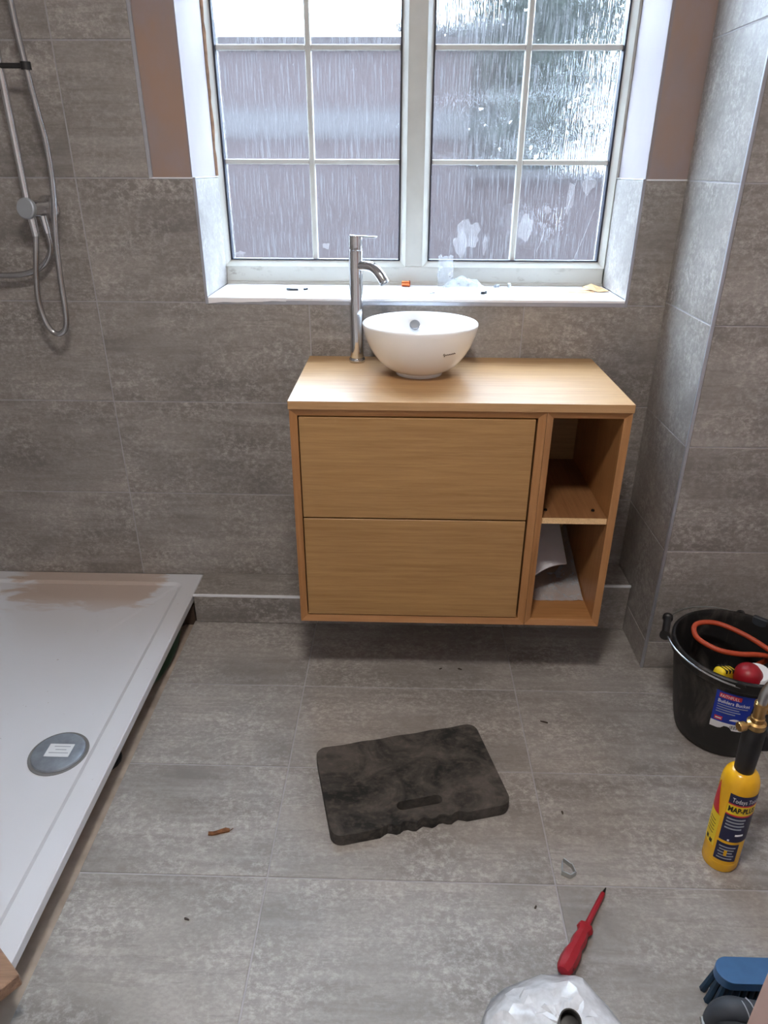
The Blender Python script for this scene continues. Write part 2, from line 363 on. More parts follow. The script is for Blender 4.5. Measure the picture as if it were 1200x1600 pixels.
def extrude_poly(name, pts, z0, z1, mat, parent=None, holes=None, bev=0.0):
    """flat polygon (xy world) extruded; optional slot hole given with the same point count via bridge"""
    bm = bmesh.new(); loops = [pts] + (holes or []); es = []
    for lp in loops:
        vv = [bm.verts.new((p[0], p[1], z1)) for p in lp]
        es += [bm.edges.new((vv[i], vv[(i + 1) % len(vv)])) for i in range(len(vv))]
    bmesh.ops.triangle_fill(bm, edges=es, use_beauty=True, use_dissolve=False)
    r = bmesh.ops.extrude_face_region(bm, geom=bm.faces[:])
    for v in [g for g in r['geom'] if isinstance(g, bmesh.types.BMVert)]: v.co.z = z0
    return bm_obj(name, bm, mat, parent, 35)
def text_mesh(s, size, bold=0.0):
    cu = bpy.data.curves.new('lettering', 'FONT'); cu.body = s; cu.size = size; cu.offset = bold; cu.resolution_u = 2; cu.align_x = 'LEFT'
    o = bpy.data.objects.new('lettering', cu); C.objects.link(o)
    dg = bpy.context.evaluated_depsgraph_get(); me = bpy.data.meshes.new_from_object(o.evaluated_get(dg))
    V = [v.co.copy() for v in me.vertices]; F = [list(p.vertices) for p in me.polygons]
    bpy.data.objects.remove(o); bpy.data.curves.remove(cu); bpy.data.meshes.remove(me)
    return V, F

# ------------------------------------------------------------------ tiled surfaces
G = 0.0018   # half grout gap
def tile(axis, face, a0, a1, b0, b1, thick, mat, parent, name='tile'):
    """axis: 'y-' tile facing -y at y=face spanning x a0..a1, z b0..b1; 'x-' facing -x spanning y,z; 'x+' ; 'z' facing up spanning x,y"""
    a0 += G; a1 -= G; b0 += G; b1 -= G; j = random.uniform(-0.0003, 0.0003)
    if axis == 'y-': return box(name, a0, a1, face + j, face + thick, b0, b1, mat, parent, 0.0008)
    if axis == 'x-': return box(name, face + j, face + thick, a0, a1, b0, b1, mat, parent, 0.0008)
    if axis == 'x+': return box(name, face - thick, face + j, a0, a1, b0, b1, mat, parent, 0.0008)
    return box(name, a0, a1, b0, b1, face - thick, face + j, mat, parent, 0.0008)
ROWS = [0.0, 0.094, 0.396, 0.698, 1.0, 1.302, 1.604, 1.906, 2.208, 2.40]
XL, XR, CX, YP, PX = -1.43, 1.20, 0.7116, -0.326, 0.700
# ---- back wall
WX0, WX1, WZ0, WZ1 = -0.580, 0.604, 0.986, 2.24
bm = bmesh.new()
add_box(bm, XL, WX0, 0.009, 0.36, 0.0, 2.4); add_box(bm, WX1, XR, 0.009, 0.36, 0.0, 2.4)
add_box(bm, WX0, WX1, 0.009, 0.36, 0.0, WZ0); add_box(bm, WX0, WX1, 0.009, 0.36, WZ1, 2.4)
wall = bm_obj('wall_back', bm, M_PAINT); tag(wall, 'rear wall with tiled lower part around the window', kind='structure')
def grout_y(x0, x1, z0, z1, p): box('grout', x0, x1, 0.0016, 0.009, z0, z1, M_GROUT, p)
grout_y(XL, CX, 0.0, 0.986, wall); grout_y(XL, -0.5725, 0.986, 1.302, wall); grout_y(0.5945, CX, 0.986, 1.302, wall); grout_y(XL, -0.682, 1.302, 2.4, wall)
XJ = [XL, -0.884, -0.2846, 0.3148, CX]
for r in range(1, 4):
    top = ROWS[r + 1] if r < 3 else 0.988
    for a, b in zip(XJ, XJ[1:]): tile('y-', 0.0, a, b, ROWS[r], top, 0.0088, M_TILE, wall)
tile('y-', 0.0, XL, -0.884, 0.988, 1.302, 0.0088, M_TILE, wall); tile('y-', 0.0, -0.884, -0.5725, 0.988, 1.302, 0.0088, M_TILE, wall); tile('y-', 0.0, 0.5945, CX, 0.988, 1.302, 0.0088, M_TILE, wall)
for r in range(5, 9):
    tile('y-', 0.0, XL, -0.884, ROWS[r], ROWS[r + 1], 0.0088, M_TILE, wall); tile('y-', 0.0, -0.884, -0.6875, ROWS[r], ROWS[r + 1], 0.0088, M_TILE, wall)
# reveals of the window opening
tile('x+', -0.570, 0.0, 0.262, 1.001, 1.302, 0.0095, M_TILE, wall, 'reveal_tile'); tile('x-', 0.592, 0.0, 0.262, 1.001, 1.302, 0.0115, M_TILE, wall, 'reveal_tile')
box('plaster_band', -0.682, -0.5795, 0.006, 0.0095, 1.304, 2.4, M_PLASTER, wall); box('plaster_band', 0.597, CX, 0.006, 0.0095, 1.304, 2.4, M_PLASTER, wall)
box('plaster_reveal', -0.5805, -0.5765, 0.0055, 0.262, 1.304, 2.24, M_REVEAL, wall); box('plaster_reveal', 0.597, 0.6045, 0.0055, 0.262, 1.304, 2.24, M_REVEAL, wall)
def rough_strip(name, x, y, z0, z1, r, mat, parent):
    pts = []; n = 40
    for i in range(n + 1):
        z = z0 + (z1 - z0) * i / n; pts.append((x + noise.noise((0, x * 9, z * 30)) * 0.003, y + noise.noise((5, x * 9, z * 22)) * 0.003, z))
    return tube(name, pts, r, mat, parent, 6)
rough_strip('sealant_bead', -0.575, 0.2600, 1.306, 2.24, 0.0065, M_FOAM, wall); rough_strip('sealant_bead', 0.6005, 0.2615, 1.304, 2.24, 0.0035, M_FOAM, wall)
# tile trims of the window opening
def trim(n, *a, mat=M_TRIM, label=None):
    o = box('trim_%d' % n, *a, mat, None, 0.0008); return tag(o, label, kind='structure')
trim(1, -0.6890, -0.6795, -0.0014, 0.0060, 1.302, 2.4, label='vertical metal tile trim left of the window')
trim(2, -0.6890, -0.572, -0.0014, 0.0090, 1.3005, 1.3045, mat=M_WTRIM, label='short white horizontal tile trim left of the window')
trim(3, -0.5755, -0.5675, -0.0016, 0.0040, 0.984, 1.3045, label='metal corner trim on the left window reveal')
trim(4, 0.5895, 0.5975, -0.0016, 0.0040, 0.984, 1.3045, label='metal corner trim on the right window reveal')
trim(5, 0.5975, 0.7105, -0.0014, 0.0090, 1.3005, 1.3045, mat=M_WTRIM, label='short white horizontal tile trim right of the window')
trim(6, -0.5675, 0.5895, -0.0016, 0.0040, 0.984, 0.9945, label='long metal trim under the window sill')
box('reveal_cap', -0.5795, -0.5700, 0.0092, 0.262, 1.3022, 1.3042, M_WTRIM, wall); box('reveal_cap', 0.592, 0.6035, 0.0092, 0.262, 1.3022, 1.3042, M_WTRIM, wall)

# ---- pier (boxed-in corner on the right)
pier = box('wall_pier', PX + 0.009, XR, YP + 0.009, 0.0085, 0.0, 2.4, M_PAINT); tag(pier, 'tiled boxed-in pier to the right of the vanity', kind='structure')
box('grout', PX + 0.0016, PX + 0.009, YP + 0.004, 0.0, 0.0, 2.4, M_GROUT, pier); box('grout', PX + 0.0016, XR, YP + 0.0016, YP + 0.009, 0.0, 2.4, M_GROUT, pier)
for r in range(0, 9):
    tile('x-', PX, YP + 0.004, 0.0, ROWS[r], ROWS[r + 1], 0.0088, M_TILE, pier); tile('y-', YP, PX + 0.006, XR, ROWS[r], ROWS[r + 1], 0.0088, M_TILE, pier)
trim(7, PX - 0.0014, PX + 0.006, YP - 0.0014, YP + 0.006, 0.0, 2.4, label='vertical metal corner trim on the pier edge')

# ---- side walls, wall behind the camera, ceiling
wl = box('wall_left', XL - 0.12, XL - 0.009, -2.9, 0.009, 0.0, 2.4, M_PAINT); tag(wl, 'tiled shower wall on the left', kind='structure')
box('grout', XL - 0.009, XL - 0.0016, -1.8, 0.0, 0.0, 2.4, M_GROUT, wl)
for r in range(0, 9):
    for a in (-1.8, -1.2, -0.6): tile('x+', XL, a, a + 0.6, ROWS[r], ROWS[r + 1], 0.0088, M_TILE, wl)
tag(box('wall_right', XR, XR + 0.12, -2.9, 0.009, 0.0, 2.4, M_PAINT), 'painted wall on the right', kind='structure')
tag(box('wall_nib', 0.482, XR, -1.52, -1.42, 0.0, 2.4, M_PINKWALL, None, 0.002), 'pinkish plaster wall end beside the camera on the right', kind='structure')
tag(box('wall_front', XL - 0.12, XR + 0.12, -3.02, -2.9, 0.0, 2.4, M_PAINT), 'painted wall behind the camera', kind='structure')
tag(box('ceiling', XL - 0.12, XR + 0.12, -3.02, 0.36, 2.4, 2.5, M_PAINT), 'white ceiling', kind='structure')

# ---- floor
fl = box('floor', XL - 0.12, XR + 0.12, -3.02, 0.36, -0.08, -0.014, M_SCREED); tag(fl, 'grey tiled floor over a dusty subfloor', kind='structure')
FX0 = -0.686
FX = [FX0, -0.2878, 0.3122, 0.9122, XR]; FY = [-2.9, -2.5392, -2.2392, -1.9392, -1.6392, -1.3392, -1.0392, -0.7392, -0.4392, -0.13]
box('grout', FX0 + 0.002, XR, -2.9, -0.13, -0.014, -0.0016, M_GROUT, fl)
for i in range(len(FX) - 1):
    for j in range(len(FY) - 1): tile('z', 0.0, FX[i], FX[i + 1], FY[j], FY[j + 1], 0.0135, M_FTILE, fl)
tile('z', 0.0, XL, FX0, -2.9, -1.74, 0.0135, M_FTILE, fl)

# ---- low boxed ledge along the foot of the back wall
def ledge(n, x0, x1, yf, zt, label, splits):
    L = box(n, x0, x1, yf + 0.009, 0.0, 0.0, zt - 0.009, M_PAINT); tag(L, label, kind='structure')
    xs = [x0] + splits + [x1]
    for a, b in zip(xs, xs[1:]):
        tile('y-', yf, a, b, 0.0, zt - 0.004, 0.0088, M_TILE, L); tile('z', zt, a, b, yf + 0.006, 0.0, 0.0088, M_TILE, L)
    box('edge_trim', x0, x1, yf - 0.0012, yf + 0.006, zt - 0.006, zt + 0.0012, M_WTRIM, L, 0.0006)
    return L
ledge('wall_ledge', -0.679, 0.20, -0.138, 0.1035, 'low tiled ledge between shower tray and vanity', [-0.2846])
ledge('wall_ledge_step', 0.20, PX, -0.138, 0.165, 'higher tiled ledge section behind the vanity by the pier', [0.3148])

# ------------------------------------------------------------------ window
win = empty('window_1', (0.01, 0.30, 1.0), 'white double casement window with rain-pattern glass', kind='structure')
YF = 0.262
def wpart(name, *a, mat=M_UPVC, bev=0.002): return box(name, *a, mat, win, bev)
wpart('frame_sill_rail', -0.60, 0.625, YF, 0.34, 0.985, 1.056, mat=M_DIRTYUPVC); wpart('frame_head', -0.60, 0.625, YF, 0.34, 2.195, 2.26)
wpart('frame_stile', -0.62, -0.572, YF, 0.34, 0.985, 2.26); wpart('frame_stile', 0.587, 0.64, YF, 0.34, 0.985, 2.26)
wpart('mullion', -0.019, 0.036, YF, 0.34, 1.056, 2.195)
wpart('drip_rail', -0.60, 0.625, YF - 0.004, YF + 0.004, 0.9985, 1.010)
GY = 0.286
for (x0, x1) in ((-0.556, -0.034), (0.051, 0.572)):
    z0, z1 = 1.071, 2.18; t = 0.017
    of, nf = YF - 0.005, YF + 0.010
    O = [(x0 - t, z0 - t), (x1 + t, z0 - t), (x1 + t, z1 + t), (x0 - t, z1 + t)]; I = [(x0, z0), (x1, z0), (x1, z1), (x0, z1)]
    for k in range(4):
        k2 = (k + 1) % 4
        hexa('glazing_bead', [(O[k][0], of, O[k][1]), (O[k2][0], of, O[k2][1]), (I[k2][0], nf, I[k2][1]), (I[k][0], nf, I[k][1])],
             [(O[k][0], 0.33, O[k][1]), (O[k2][0], 0.33, O[k2][1]), (I[k2][0], 0.33, I[k2][1]), (I[k][0], 0.33, I[k][1])], M_UPVC, win)
    for a in ((x0, x0 + 0.005, z0, z1), (x1 - 0.005, x1, z0, z1), (x0, x1, z0, z0 + 0.0035), (x0, x1, z1 - 0.004, z1)):
        box('gasket', a[0], a[1], YF + 0.008, GY + 0.012, a[2], a[3], M_GASKET, win)
    xm = (x0 + x1) / 2; zb = [1.343, 1.625, 1.907]
    vb = box('glazing_bar', xm - 0.0085, xm + 0.0085, GY - 0.006, GY + 0.016, z0, z1, M_UPVC, win, 0.004, 2)
    for z in zb:
        for (a, b) in ((x0 + 0.005, xm - 0.0085), (xm + 0.0085, x1 - 0.005)): box('glazing_bar', a, b, GY - 0.005, GY + 0.015, z - 0.007, z + 0.007, M_UPVC, win, 0.003, 2)
    zz = [z0] + zb + [z1]
    for i in range(4):
        for (a, b) in ((x0, xm), (xm, x1)):
            V = [(px_, GY + dy, pz_) for dy in (0, 0.006) for (px_, pz_) in ((a, zz[i]), (b, zz[i]), (b, zz[i + 1]), (a, zz[i + 1]))]
            obj('glass_pane', V, [(0, 1, 2, 3), (7, 6, 5, 4), (0, 4, 5, 1), (1, 5, 6, 2), (2, 6, 7, 3), (3, 7, 4, 0)], [M_RAIN, M_OUTPANE], win, None, [0, 1, 1, 1, 1, 1])
def residue(cx, cz, rx, rz, seed, n_=26, th=0.0006):
    ring = []
    for k in range(n_):
        a = 2 * PI * k / n_; e = 1 + 0.55 * noise.noise((math.cos(a) * 1.1 + seed, math.sin(a) * 1.1, seed)) + 0.16 * noise.noise((math.cos(a) * 5 + seed, math.sin(a) * 5, seed)); ring.append((cx + rx * e * math.cos(a), cz + rz * e * math.sin(a)))
    V = [(p[0], GY - 0.0008 - th * s_, p[1]) for s_ in (0, 1) for p in ring]
    F = [tuple(range(n_)), tuple(range(2 * n_ - 1, n_ - 1, -1))] + [(i, (i + 1) % n_, n_ + (i + 1) % n_, n_ + i) for i in range(n_)]
    obj('film_residue', V, F, M_SMUDGE, win)
for cx, cz, rx, rz, sd_ in ((0.175, 1.150, 0.034, 0.040, 1.7), (0.150, 1.115, 0.020, 0.032, 4.1), (0.345, 1.165, 0.026, 0.032, 7.3), (0.405, 1.215, 0.010, 0.010, 2.2), (0.470, 1.250, 0.010, 0.040, 9.1), (0.520, 1.285, 0.016, 0.026, 5.5), (-0.262, 1.112, 0.012, 0.010, 3.3), (-0.530, 1.085, 0.016, 0.010, 6.1), (0.225, 1.120, 0.006, 0.026, 8.8)):
    residue(cx, cz, rx, rz, sd_)
for (xa, za, xb, zb_) in ((0.455, 1.19, 0.490, 1.33), (0.500, 1.075, 0.545, 1.22), (0.385, 1.10, 0.40, 1.15)):
    tube('scratch', [(xa, GY - 0.001, za), ((xa + xb) / 2 + 0.002, GY - 0.001, (za + zb_) / 2), (xb, GY - 0.001, zb_)], 0.0009, M_SMUDGE, win, 5)
sill = box('window_sill', -0.5695, 0.5915, -0.0005, YF, 0.9945, 1.0015, M_SILL, win, 0.001)
# leftover white film hanging over the sill front, left end
n = 16; V = []; F = []
for i in range(n + 1):
    x = -0.566 + 0.218 * i / n; d = 0.003 * noise.noise((x * 22, 0, 0)); top = [(x, 0.03, 1.0022), (x, -0.0035, 1.0022), (x, -0.0045, 0.988 + d + 0.006 * (i / n)), (x, -0.0035, 0.988 + d + 0.006 * (i / n)), (x, -0.0025, 1.0017), (x, 0.03, 1.0017)]
    V += top
    if i:
        for k in range(6): F.append(((i - 1) * 6 + k, (i - 1) * 6 + (k + 1) % 6, i * 6 + (k + 1) % 6, i * 6 + k))
F += [tuple(range(6)), tuple(n * 6 + k for k in range(6))]
tag(obj('protective_film', V, F, M_SILL), 'white protective film folded over the left end of the window sill', 'film')

# ------------------------------------------------------------------ outside
tag(box('ground', -14, 14, 0.5, 22, -0.6, -0.3, M_GROUND), 'paved ground outside the window', kind='structure')
ow = box('neighbour_wall', -7.0, 0.42, 3.6, 3.85, -0.3, 2.02, M_BRICK); tag(ow, 'tall brown brick wall outside the left casement', 'wall')
box('coping', -7.05, 0.46, 3.55, 3.9, 2.02, 2.10, M_COPE, ow); box('pale_band', -7.0, 0.42, 3.585, 3.6, 1.50, 1.66, M_COPE, ow)
ow2 = box('garden_wall', 0.46, 7.5, 4.2, 4.4, -0.3, 1.25, M_BRICK); tag(ow2, 'lower brown brick wall outside the right casement', 'wall')
box('coping', 0.44, 7.5, 4.15, 4.45, 1.25, 1.31, M_COPE, ow2)
def tree(x, y, h, rx, rz, label, nleaf, seed):
    t = empty('garden_tree', (x, y, -0.3), label, 'tree'); rnd = random.Random(seed)
    tube('trunk', [(x, y, -0.3), (x + 0.05, y, h * 0.5), (x, y + 0.05, h)], [0.09, 0.03], M_BARK, t, 8, 4)
    V = []; F = []
    for i in range(nleaf):
        a = rnd.uniform(0, 2 * PI); c = rnd.uniform(-1, 1); q = rnd.random() ** 0.4; s = math.sqrt(1 - c * c)
        p = Vector((x + rx * q * s * math.cos(a), y + rx * q * s * math.sin(a), h + rz * q * c)); L = rnd.uniform(0.07, 0.15)
        u = Vector((rnd.gauss(0, 1), rnd.gauss(0, 1), rnd.gauss(0, 1))).normalized(); v_ = u.cross(Vector((rnd.gauss(0, 1), rnd.gauss(0, 1), rnd.gauss(0, 1)))).normalized()
        b0 = len(V); V += [p - u * L, p + v_ * L * 0.45, p + u * L, p - v_ * L * 0.45]; F.append((b0, b0 + 1, b0 + 2, b0 + 3))
    o = obj('leaves', V, F, M_LEAFG, t); o['kind'] = 'stuff'
tree(1.05, 5.6, 2.3, 1.15, 1.5, 'green leafy tree seen through the right casement', 3600, 3)
tree(3.75, 6.6, 1.4, 1.2, 0.8, 'small bushy tree at the right edge of the right casement', 1800, 5)

# ------------------------------------------------------------------ shower tray
TX0, TX1, TY0, TY1, TZ = XL + 0.001, -0.681, -1.72, -0.0015, 0.0974
tray = empty('shower_tray', ((TX0 + TX1) / 2, (TY0 + TY1) / 2, 0.0), 'white low-profile shower tray with dust along the back edge', 'shower tray')
def rect_ring(x0, x1, y0, y1, z, r, n=5):
    out = []
    for (cx, cy, a0) in ((x1 - r, y1 - r, 0), (x0 + r, y1 - r, PI / 2), (x0 + r, y0 + r, PI), (x1 - r, y0 + r, 1.5 * PI)):
        for k in range(n + 1):
            a = a0 + PI / 2 * k / n; out.append((cx + r * math.cos(a), cy + r * math.sin(a), z))
    return out
rings = [rect_ring(TX0, TX1, TY0, TY1, TZ - 0.022, 0.004), rect_ring(TX0, TX1, TY0, TY1, TZ - 0.002, 0.004), rect_ring(TX0 + 0.002, TX1 - 0.002, TY0 + 0.002, TY1 - 0.002, TZ, 0.004),
         rect_ring(TX0 + 0.052, TX1 - 0.052, TY0 + 0.052, TY1 - 0.052, TZ, 0.03), rect_ring(TX0 + 0.064, TX1 - 0.064, TY0 + 0.064, TY1 - 0.064, TZ - 0.007, 0.025), rect_ring(TX0 + 0.25, TX1 - 0.25, TY0 + 0.4, TY1 - 0.4, TZ - 0.012, 0.02)]
V = [p for r in rings for p in r]; F = []; m_ = len(rings[0])
for i in range(len(rings) - 1):
    for k in range(m_): F.append((i * m_ + k, i * m_ + (k + 1) % m_, (i + 1) * m_ + (k + 1) % m_, (i + 1) * m_ + k))
F.append(tuple((len(rings) - 1) * m_ + k for k in range(m_))); F.append(tuple(range(m_)))
obj('tray_body', V, F, M_TRAY, tray, 25)
DC = (-0.817, -0.800)
drain = lathe('drain_cover', [(0, 0), (0.060, 0), (0.061, 0.003), (0.059, 0.0065), (0.054, 0.008), (0, 0.0085)], M_DRAIN, (DC[0], DC[1], TZ - 0.0085), parent=tray)
lathe('drain_ring', [(0.060, 0), (0.068, 0), (0.068, 0.0025), (0.060, 0.0025)], M_PIPE, (DC[0], DC[1], TZ - 0.0095), parent=tray, closed=True)
st = box('sticker', DC[0] - 0.027, DC[0] + 0.031, DC[1] - 0.018, DC[1] + 0.022, TZ - 0.0002, TZ + 0.0002, M_STICKER, drain)
for i, (l, r_) in enumerate(((-0.014, 0.024), (-0.008, 0.018), (-0.02, 0.026))):
    y = DC[1] + 0.014 - i * 0.010; box('print_line', DC[0] + l, DC[0] + r_, y - 0.0013, y + 0.0013, TZ + 0.0002, TZ + 0.0003, M_STICKTXT, drain)
for (x, y) in ((-0.76, -0.12), (-0.76, -0.72), (-0.76, -1.42), (-1.32, -0.12), (-1.32, -0.75), (-1.32, -1.42)):
    lathe('riser_foot', [(0, 0), (0.045, 0), (0.045, 0.008), (0.018, 0.012), (0.018, 0.06), (0.035, 0.066), (0.035, TZ - 0.022 + 0.014), (0, TZ - 0.022 + 0.014)], M_BLACK, (x, y, -0.014), parent=tray, seg=16)
tag(tube('waste_pipe', [(-0.82, -0.80, 0.015), (-0.80, -0.55, 0.012), (-0.725, -0.42, 0.010), (-0.715, -0.28, 0.012), (-0.74, -0.16, 0.012)], 0.018, M_GREENPIPE, None, 10, 6), 'dark green hose lying in the gap under the shower tray', 'hose')
tag(box('timber_batten', -0.720, -0.683, -0.136, -0.112, -0.014, 0.0560, M_TIMBER, None, 0.002), 'dark timber batten under the tray corner against the ledge', 'batten')

# ------------------------------------------------------------------ shower rail set
sh = empty('shower_rail_set', (-0.985, 0.0, 1.2), 'chrome shower riser rail with two hanging silver hoses on the tiled wall', 'shower')
RX, RY = -0.988, -0.072
tube('riser_rail', [(RX, RY, 1.235), (RX, RY, 2.16)], 0.0095, M_CHROME, sh, 16)
lathe('wall_bracket', [(0, 0), (0.032, 0), (0.032, 0.006), (0.025, 0.014), (0.021, 0.030), (0.021, 0.080), (0, 0.080)], M_CHROME, (-0.968, -0.0005, 1.229), (-0.20, -1, 0.02), sh, 32)
lathe('end_cap', [(0, 0), (0.0245, 0), (0.0255, 0.002), (0.0255, 0.012), (0.023, 0.015), (0, 0.0155)], M_CAP, (-0.984, -0.080, 1.2315), (-0.20, -1, 0.12), sh, 40)
tube('hose_nut', [(-0.9865, -0.070, 1.213), (-0.984, -0.070, 1.165)], [0.0115, 0.0095], M_CHROME, sh, 14); tube('hose_nut', [(-0.967, -0.045, 1.213), (-0.963, -0.045, 1.170)], [0.0115, 0.0095], M_CHROME, sh, 14)
tube('shower_hose', [(-0.984, -0.070, 1.168), (-0.992, -0.074, 1.12), (-1.004, -0.074, 1.06), (-1.012, -0.072, 1.00), (-1.007, -0.068, 0.945), (-0.992, -0.066, 0.916), (-0.972, -0.066, 0.912), (-0.953, -0.066, 0.932), (-0.946, -0.066, 0.975), (-0.943, -0.066, 1.05), (-0.933, -0.07, 1.16), (-0.914, -0.075, 1.27), (-0.907, -0.08, 1.372), (-0.914, -0.08, 1.454), (-0.922, -0.08, 1.55), (-0.928, -0.08, 1.67), (-0.925, -0.08, 1.95), (-0.95, -0.1, 2.15)], 0.0075, M_HOSE, sh, 12, 6)
tube('supply_hose', [(-0.963, -0.045, 1.172), (-0.966, -0.040, 1.130), (-0.990, -0.036, 1.095), (-1.03, -0.034, 1.072), (-1.08, -0.034, 1.062), (-1.14, -0.034, 1.064), (-1.22, -0.03, 1.09), (-1.26, -0.012, 1.13)], 0.0078, M_HOSE, sh, 12, 6)
lathe('supply_elbow', [(0, 0), (0.03, 0), (0.03, 0.006), (0.014, 0.010), (0.014, 0.028), (0, 0.028)], M_CHROME, (-1.26, -0.0005, 1.13), (0, -1, 0), sh, 24)
cl = box('hose_clip', RX - 0.014, -0.915, -0.082, -0.070, 1.537, 1.548, M_BLACK, sh, 0.003); lathe('clip_collar', [(0.0085, 0), (0.012, 0), (0.012, 0.016), (0.0085, 0.016)], M_BLACK, (-0.921, -0.08, 1.534), (0, 0, 1), sh, 20, True)
lathe('top_bracket', [(0, 0), (0.026, 0), (0.026, 0.006), (0.018, 0.012), (0.018, 0.08), (0, 0.082)], M_CHROME, (RX, -0.0005, 2.14), (0, -1, 0), sh, 24)

# ------------------------------------------------------------------ vanity cabinets
def carcass(root, x0, x1, z0, z1, yf, yb, t, mats):
    ch = 0.007
    O = [(x0, z0), (x1, z0), (x1, z1), (x0, z1)]; I = [(x0 + t, z0 + t), (x1 - t, z0 + t), (x1 - t, z1 - t), (x0 + t, z1 - t)]
    for k, nm in enumerate(('bottom_panel', 'side_panel', 'top_panel', 'side_panel')):
        k2 = (k + 1) % 4; e = 0.0002
        hexa(nm, [(O[k][0], yf, O[k][1]), (O[k2][0], yf, O[k2][1]), (I[k2][0], yf + ch, I[k2][1]), (I[k][0], yf + ch, I[k][1])],
             [(O[k][0], yb, O[k][1]), (O[k2][0], yb, O[k2][1]), (I[k2][0], yb, I[k2][1]), (I[k][0], yb, I[k][1])], mats[k % 2], root)
CZ0, CZ1, CY = 0.2205, 0.8205, -0.432
du = empty('drawer_vanity', (0.015, -0.22, CZ0), 'wide oak two-drawer vanity cabinet hung under the basin', 'cabinet')
carcass(du, -0.2865, 0.3175, CZ0, CZ1, CY, -0.002, 0.0175, (M_OAKXF, M_OAKZ))
box('gap_shade_sheet', -0.268, 0.299, -0.3985, -0.39, 0.239, 0.802, M_GAPSHADE, du); box('back_panel', -0.268, 0.299, -0.012, -0.004, 0.239, 0.802, M_OAKX, du)  # first box is a dark sheet, painted shade behind the drawer gaps
box('drawer_front', -0.2655, 0.2945, CY + 0.004, CY + 0.022, 0.5355, 0.7995, M_OAKX, du, 0.0008); box('drawer_front', -0.2655, 0.2945, CY + 0.004, CY + 0.022, 0.2415, 0.5310, M_OAKX, du, 0.0008)
su = empty('open_shelf_unit', (0.4175, -0.22, CZ0), 'narrow open oak shelf unit at the right end of the vanity', 'cabinet')
carcass(su, 0.3185, 0.5165, CZ0, CZ1, CY, -0.002, 0.0165, (M_OAKXF, M_OAKZ))
box('back_panel', 0.335, 0.500, -0.016, -0.006, 0.237, 0.804, M_OAKX, su)
shf = box('shelf', 0.3355, 0.4995, CY + 0.014, -0.017, 0.5225, 0.5385, M_OAKY, su); box('chipboard_edge', 0.3355, 0.4995, CY + 0.0132, CY + 0.014, 0.5225, 0.5385, M_CHIPB, shf)
for x in (0.353, 0.474):
    lathe('shelf_peg', [(0, 0), (0.0045, 0), (0.004, 0.004), (0, 0.0045)], M_BLACKMET, (x, -0.375, 0.5385), parent=shf, seg=12)
wt = box('worktop', -0.2886, 0.5185, -0.435, -0.0015, 0.8208, 0.8409, M_OAKT, None, 0.0006); tag(wt, 'oak worktop slab lying on the vanity cabinets', 'worktop')
# papers in the lower compartment
def sheet(name, fn, nu, nv, th, mat, label=None, cat=None, parent=None):
    T = [[Vector(fn(i / nu, j / nv)) for j in range(nv + 1)] for i in range(nu + 1)]; V = []; F = []
    for s in (0, 1):
        for i in range(nu + 1):
            for j in range(nv + 1):
                du_ = T[min(i + 1, nu)][j] - T[max(i - 1, 0)][j]; dv = T[i][min(j + 1, nv)] - T[i][max(j - 1, 0)]; nn = du_.cross(dv).normalized()
                V.append(T[i][j] + nn * (th * (0.5 - s)))
    K = (nu + 1) * (nv + 1); id_ = lambda s, i, j: s * K + i * (nv + 1) + j
    for i in range(nu):
        for j in range(nv):
            F.append((id_(0, i, j), id_(0, i + 1, j), id_(0, i + 1, j + 1), id_(0, i, j + 1))); F.append((id_(1, i, j + 1), id_(1, i + 1, j + 1), id_(1, i + 1, j), id_(1, i, j)))
    for i in range(nu):
        for j in (0, nv): F.append((id_(0, i, j), id_(1, i, j), id_(1, i + 1, j), id_(0, i + 1, j)))
    for j in range(nv):
        for i in (0, nu): F.append((id_(0, i, j), id_(0, i, j + 1), id_(1, i, j + 1), id_(1, i, j)))
    o = obj(name, V, F, mat, parent, 60)
    return tag(o, label, cat)
sheet('instruction_booklet', lambda u, v: (0.337 + 0.112 * u + 0.012 * v * (1 - u), -0.352 + 0.062 * u + 0.22 * v, 0.318 + 0.012 * u + 0.09 * v + 0.012 * math.sin(PI * u) * (1 - v)), 8, 8, 0.004, M_PAPER, 'white folded paper booklet lying in the lower shelf compartment', 'booklet')
def pb(u, v):
    x = 0.338 + 0.158 * u; y = -0.338 + 0.30 * v; z = 0.2395 + 0.05 * v * (0.6 + 0.4 * math.sin(7 * u)) + 0.05 * max(0, u - 0.72) / 0.28 * v + 0.006 * noise.noise((u * 6, v * 6, 1))
    return (min(x, 0.4975), y, max(z, 0.2385))
sheet('plastic_wallet', pb, 14, 14, 0.0012, M_CLEAR, 'crumpled clear plastic wallet on the floor of the lower shelf compartment', 'plastic bag')

# ------------------------------------------------------------------ basin and tap
BX, BY, BZ = 0.023, -0.176, 0.8410
basin = empty('vessel_basin', (BX, BY, BZ), 'round white ceramic vessel basin on the oak worktop', 'basin')
prof = [(0, 0.004), (0.054, 0.004), (0.056, 0.0), (0.0605, 0.0), (0.0625, 0.005), (0.0615, 0.009)]
CURVE = [(0, 0), (0.04, 0.16), (0.10, 0.31), (0.18, 0.44), (0.28, 0.57), (0.40, 0.69), (0.54, 0.80), (0.68, 0.885), (0.81, 0.945), (0.92, 0.982), (1, 1)]
for t_, g_ in CURVE[1:]: prof.append((0.0615 + (0.149 - 0.0615) * g_, 0.009 + 0.120 * t_))
prof += [(0.1485, 0.132), (0.146, 0.1335), (0.1425, 0.132), (0.141, 0.128)]
for t_, g_ in reversed(CURVE[:-1]): prof.append((0.036 + (0.141 - 0.036) * g_, 0.022 + 0.104 * t_))
prof += [(0.0, 0.020)]
